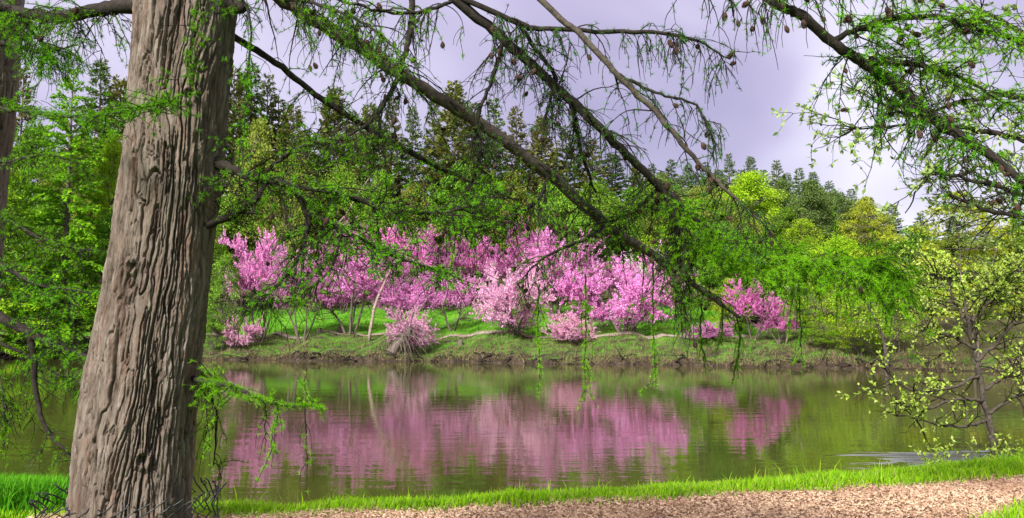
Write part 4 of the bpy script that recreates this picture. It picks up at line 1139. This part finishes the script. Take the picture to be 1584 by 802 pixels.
# long hanging strands
for (x, y0, y1, Y, hang) in [(835,440,588,4.9,1.3),(905,425,622,5.0,1.5),(1010,400,605,5.3,1.4),(1086,470,572,5.4,1.3),(1140,488,590,5.55,2.0),(1118,470,535,5.5,1.6),(1228,408,505,4.6,1.7),(1262,405,470,4.6,1.7),(1300,402,490,4.5,1.5),(1342,406,475,4.45,1.7),(1376,425,500,4.4,1.7),(1180,408,468,4.6,1.4),(700,330,430,4.3,.7),(430,626,695,3.9,1.8),(470,630,720,3.87,.25),(408,618,700,3.95,.3),(318,590,700,4.2,.7),(650,300,400,4.6,.8),(1205,408,450,4.6,1.6),(740,240,400,4.75,.5),(1238,408,556,4.7,1.2)]:
    limb(LT, [(x, y0, Y), (x + rng.uniform(-5, 5), y0 * .6 + y1 * .4, Y + .02), (x + rng.uniform(-8, 8), y1, Y + .03)], [1.3, 1.0, .5], mat='dark_bark', n2=max(2, int((y1 - y0) / 16)), len2=(.03, .09), n3=1, tuft=hang * .7, own=hang * .9, needle='needle_fresh_lit', g2=-.4, name='hanging_shoot', t0=.12, side=5)

# ------------------------------------------------------------------ second larch at the left edge
c2 = [(-95, 800), (-75, 500), (-52, 280), (-34, 120), (-22, -20), (0, -400), (15, -800)]
A2 = np.array([at(a, b, 5.6) for a, b in c2]); r2 = np.array([70, 62, 57, 56, 55, 46, 30]) / FPX * 5.6
b2 = np.array([A2[0, 0] - .05, 5.6, hz(A2[0, 0], 5.6) - .05])
A2 = np.concatenate([[b2], A2]); r2 = np.concatenate([[r2[0] * 1.3], r2])
larch2 = thing('larch_tree', 'second larch whose trunk is cut by the edge, left of the guarded trunk', 'larch', b2)
S2, R2 = smooth_axis(A2, r2)
V, Q, tone = bark_trunk(S2, R2, np.concatenate([np.arange(b2[2], 2.2, .03), np.arange(2.2, 5.2, .014), np.arange(5.2, A2[-1, 2], .06)]), 130, 17)
tr2 = part('trunk', V, [Q], M['plates'], larch2, True)
a = tr2.data.attributes.new('plate_tone', 'FLOAT', 'POINT'); a.data.foreach_set('value', tone.astype(np.float32))
L2 = larch2
limb(L2, [(-60,470,5.6),(0,492,5.4),(60,522,5.2),(110,545,5.1),(165,560,5.0)], [9,8,7,5,3.5], mat='dark_bark', n2=46, len2=(.15,.4), n3=6, tuft=1.0, own=.5, t0=.2, g2=-.06, rise=.1)
limb(L2, [(45,515,5.2),(52,560,5.2),(56,610,5.2),(75,668,5.15),(122,716,5.1)], [5,4.5,4,3,1.5], mat='dark_bark', n2=24, len2=(.12,.36), n3=5, tuft=.45, g2=-.06, bare=.4)
limb(L2, [(-40,165,5.6),(40,172,4.6),(120,180,3.8),(200,172,3.55),(275,156,3.5)], [4,3,2.4,2,.8], mat='dark_bark', n2=44, len2=(.06,.2), n3=5, tuft=1.1, own=2.0, t0=.2, g2=-.04, rise=.1)
limb(L2, [(-58,300,5.6),(10,340,5.4),(70,372,5.3),(140,390,5.2)], [4.5,4,3,1], mat='dark_bark', n2=50, len2=(.15,.42), n3=7, tuft=.8, own=.5, t0=.15, g2=-.07, rise=.05)
limb(L2, [(-65,380,5.6),(0,410,5.2),(60,440,5.0),(150,455,4.9)], [4.5,4,3,1], mat='dark_bark', n2=50, len2=(.15,.42), n3=7, tuft=.9, own=.5, t0=.15, g2=-.07)
limb(L2, [(-20,60,5.6),(40,75,5.3),(70,80,5.2),(120,70,5.1)], [5,4,3.4,1], mat='dark_bark', n2=34, len2=(.12,.34), n3=6, tuft=1.0, t0=.2, g2=-.12)
limb(L2, [(-20,-30,5.6),(20,20,5.0),(50,50,4.8),(80,90,4.7)], [4,3.4,2.6,1], mat='dark_bark', n2=40, len2=(.12,.4), n3=6, tuft=1.3, own=.8, t0=.15, g2=-.14)
limb(L2, [(-48,240,5.6),(10,250,5.2),(70,240,5.0),(130,255,4.9)], [4,3,2.4,1], mat='dark_bark', n2=30, len2=(.12,.34), n3=5, tuft=1.0, own=.8, t0=.15, g2=-.1)
limb(L2, [(-66,540,5.6),(-10,590,5.2),(10,630,5.1),(5,690,5.1)], [4,3,2.4,1], mat='dark_bark', n2=30, len2=(.1,.3), n3=5, tuft=1.2, own=.8, t0=.2, g2=-.2)
limb(L2, [(-66,500,5.6),(30,545,5.5),(90,580,5.4),(140,600,5.4)], [3,2.4,1.8,.8], mat='dark_bark', n2=34, len2=(.12,.34), n3=5, tuft=.9, own=.6, t0=.2, g2=-.12)

# ------------------------------------------------------------------ wire guard round the trunk
gb = np.array([xat(212, TY), TY, gz])
guard = thing('wire_tree_guard', 'black chain link guard ringing the foot of the big larch', 'tree guard', gb)
rg = 0.425; nw = 32; topz = zat(778, TY - rg) - .035
pitch_z = 0.084
for i in range(nw):
    a0 = i * 6.283 / nw; da = 6.283 / nw
    P = []
    z = gz - .02; s_ = 0
    tip = topz + rng.normal(0, .012)
    while z < tip:
        a = a0 + (da * .52 if s_ % 2 else -da * .52)
        rr_ = rg * (1 + .05 * math.sin(2 * a + .6) + .02 * math.sin(7 * a)) + (.004 if s_ % 2 else -.004) - .03 * ((z - gz) / .8) ** 2
        P.append([gb[0] + rr_ * math.cos(a), gb[1] + rr_ * math.sin(a), z])
        z += pitch_z / 2 * 1.05; s_ += 1
    P = np.array(P)
    # the cut ends are twisted round the neighbour and stand up as barbs
    e = P[-1] + (P[-1] - P[-2]) * .45 + rng.normal(0, .006, 3); P2 = np.concatenate([P, [e], [e + (P[-2] - P[-3]) * .5 * np.array([-1, -1, 1]) * .6 + rng.normal(0, .012, 3)]])
    w = MB(); w.tube(P2, .0042, 5); w.build('wire', M['wire'], guard, True)
    if i % 2 == 0:
        hx = P[-1] + np.array([0, 0, .0]); th_ = np.linspace(0, 11, 16)
        w = MB(); w.tube(np.stack([hx[0] + .008 * np.cos(th_), hx[1] + .008 * np.sin(th_), hx[2] - .012 + th_ * .0035], -1), .0032, 4); w.build('wire_twist', M['wire'], guard, True)

# ------------------------------------------------------------------ leafy young trees on the right
def leafy(tree, pts, rpx, n2, len2, leafmat, leaf=.04, dens=1.0, n3=4, g2=.02, t0=.15, bare=0.0, rise=.15, mat='dark_bark', name='branch', cl=4):
    C3 = []; Yl = None
    for q in pts:
        Yl = q[2] if len(q) > 2 else Yl
        C3.append(at(q[0], q[1], Yl))
    n = 6 * len(pts); P = catmull(np.array(C3), n); P[1:-1] += rng.normal(0, .006 * Yl / 6, (n - 2, 3))
    r = np.interp(np.linspace(0, 1, n), np.linspace(0, 1, len(rpx)), rpx) / FPX * P[:, 1]
    w = MB(); w.tube(P, r, 7, .08); b = w.build(name, M[mat], tree, True)
    tw, lf = MB(), MB(); sc = Yl / 6
    K = []
    def clus(Q, prob):
        for j in range(1, len(Q)):
            if rng.random() < prob: K.append((Q[j], nrm(Q[j] - Q[j - 1])))
        if rng.random() < prob + .3: K.append((Q[-1], nrm(Q[-1] - Q[-2])))
    for _ in range(n2):
        f = rng.uniform(t0, 1); i = min(int(f * (n - 1)), n - 2)
        d = nrm(P[i + 1] - P[i]) * .6 + rng.normal(0, .7, 3) + [0, 0, rise]
        Q = grow(P[i], d, rng.uniform(*len2), 7, g2, .15); tw.tube(Q, np.linspace(.0055, .0022, 7) * sc, 4, cap=False)
        lv = rng.random() >= bare
        if lv: clus(Q, .35 * dens)
        for _3 in range(n3):
            j = rng.integers(2, 7)
            T = grow(Q[j], rng.normal(0, .8, 3) + nrm(Q[j] - Q[j - 1]), rng.uniform(*len2) * .4, 5, g2, .18); tw.tube(T, np.linspace(.0028, .0014, 5) * sc, 3, cap=False)
            if lv: clus(T, .5 * dens)
    if tw.n: tw.build('twigs', M['twig'], b, kind='stuff')
    if K:
        kp = np.array([q[0] for q in K]); kd = np.array([q[1] for q in K])
        B = np.repeat(kp, cl, 0); A_ = np.repeat(kd, cl, 0)
        d = nrm(A_ * .6 + rng.normal(0, .6, A_.shape) + np.array([0, 0, .15])); L = leaf * rng.uniform(.6, 1.25, len(B))
        lf.leaves(B + d * L[:, None] * .5, d, rng.normal(0, .6, d.shape) + np.array([0, -.3, 1]), L, L * rng.uniform(.4, .6, len(L)))
        lf.build('leaves', M[leafmat], b, kind='stuff')
    return b

Ys = 12.0
bs = at(1541, 712, Ys); bs[2] = hz(bs[0], bs[1]) - .03
sh = thing('bankside_shrub', 'small yellow green leafing tree on the near water edge', 'tree', bs)
tr_pts = [(1541, 716, Ys), (1534, 670, Ys), (1522, 615, Ys), (1512, 560, Ys), (1498, 500, Ys), (1490, 450, Ys)]
leafy(sh, tr_pts, [6, 5, 4.5, 3.8, 3, 1.6], 14, (.3, .8), 'leaf_young', .06, 1.0, t0=.5, name='trunk', mat='branch_bark')
for pts, rr_, n2, bare, dens in [
    ([(1524,620,Ys),(1480,618,11.8),(1430,632,11.6),(1372,622,11.4)], [3,2.4,1.8,.8], 9, .25, .7),
    ([(1530,650,Ys),(1490,660,11.8),(1440,655,11.6),(1378,640,11.5)], [2.8,2.2,1.6,.7], 8, .25, .7),
    ([(1516,580,Ys),(1470,600,11.7),(1420,605,11.5),(1362,578,11.3)], [2.8,2.2,1.6,.7], 9, .2, .7),
    ([(1508,540,Ys),(1470,520,11.9),(1430,505,11.8),(1412,470,11.8)], [2.6,2.2,1.6,.8], 18, 0, 1.0),
    ([(1502,515,Ys),(1480,470,12.2),(1460,440,12.3),(1440,425,12.3)], [2.4,2,1.4,.7], 20, 0, 1.1),
    ([(1500,505,Ys),(1530,460,12),(1560,430,12),(1600,410,12)], [2.6,2.2,1.8,1], 22, 0, 1.1),
    ([(1512,560,Ys),(1550,520,12),(1590,480,12),(1630,450,12)], [3,2.6,2,1], 22, 0, 1.1),
    ([(1520,605,Ys),(1560,580,12),(1600,560,12),(1650,550,12)], [3,2.6,2,1], 16, .1, .9),
    ([(1528,640,Ys),(1570,615,11.8),(1610,600,11.7),(1660,600,11.7)], [3,2.6,2,1], 14, .35, .7),
    ([(1505,530,Ys),(1520,480,11.6),(1540,460,11.5),(1550,430,11.5)], [2.4,2,1.6,.8], 18, 0, 1.1)]:
    leafy(sh, pts, rr_, n2, (.25, .75), 'leaf_young', .058, dens * .9, bare=bare, g2=.03, mat='branch_bark', n3=6)
# low sprouts in the grass by it
b = at(1448, 722, 11.4); b[2] = hz(b[0], b[1]) - .02
for px, Y, hgt in [(1448, 11.2, .5), (1520, 11.9, .55), (1560, 11.6, .4)]:
    X = xat(px, Y); b = np.array([X, Y, hz(X, Y) - .02]); o = thing('leafy_sprout', 'yellow green leafy sprout in the grass at the near waterline', 'plant', b, 'sprouts at the near waterline')
    w, l = MB(), MB()
    for _ in range(9):
        Q = grow(b, rng.normal(0, .6, 3) * [1, 1, 0] + [0, 0, 1], hgt * rng.uniform(.6, 1.1), 6, 0, .15); w.tube(Q, np.linspace(.004, .0015, 6), 4)
        q = np.repeat(Q[2:], 4, 0); d = rand_dirs(len(q)); l.leaves(q + d * .03, d, np.array([0, 0, 1]) + rng.normal(0, .5, d.shape), .07, .03)
    w.build('stem', M['twig'], o); l.build('leaves', M['leaf_young'], o, kind='stuff')

# budding tree reaching in at the upper right; its trunk stands out of the picture
Yb = 6.4
bb = np.array([xat(1840, Yb), Yb, 0]); bb[2] = hz(bb[0], bb[1]) - .05
bt = thing('budding_tree', 'budding pale leaved tree reaching in behind the coned larch limb', 'tree', bb)
leafy(bt, [(1840, 860, Yb), (1835, 600, Yb), (1815, 350, Yb), (1790, 150, Yb), (1780, -60, Yb)], [22, 19, 15, 11, 6], 6, (.3, .6), 'leaf_pale', .05, 1, t0=.6, name='trunk', mat='branch_bark')
for pts, rr_, n2, bare in [
    ([(1810,310,Yb),(1700,260),(1600,220),(1500,200),(1420,185),(1345,150)], [7,6,5,4,2.6,1], 40, .1),
    ([(1800,230,Yb),(1690,190),(1580,150),(1480,160),(1390,195),(1290,200)], [6,5,4,3,2,.8], 40, .15),
    ([(1815,340,Yb),(1700,330),(1600,305),(1520,285),(1440,270),(1400,330)], [6,5,4,3,2,.8], 36, .3),
    ([(1822,400,Yb),(1720,360),(1620,340),(1540,330),(1470,300)], [6,5,4,3,1], 30, .35),
    ([(1792,160,Yb),(1700,100),(1600,60),(1520,20),(1450,30)], [6,5,4,3,1], 34, .1)]:
    leafy(bt, pts, rr_, n2, (.25, .6), 'leaf_pale', .052, .8, bare=bare, g2=.01, rise=.05)
print('objects', len(bpy.data.objects), 'tris', sum(sum(len(p.vertices) - 2 for p in me.polygons) if len(me.polygons) < 1 else len(me.loops) - 2 * len(me.polygons) for me in bpy.data.meshes))
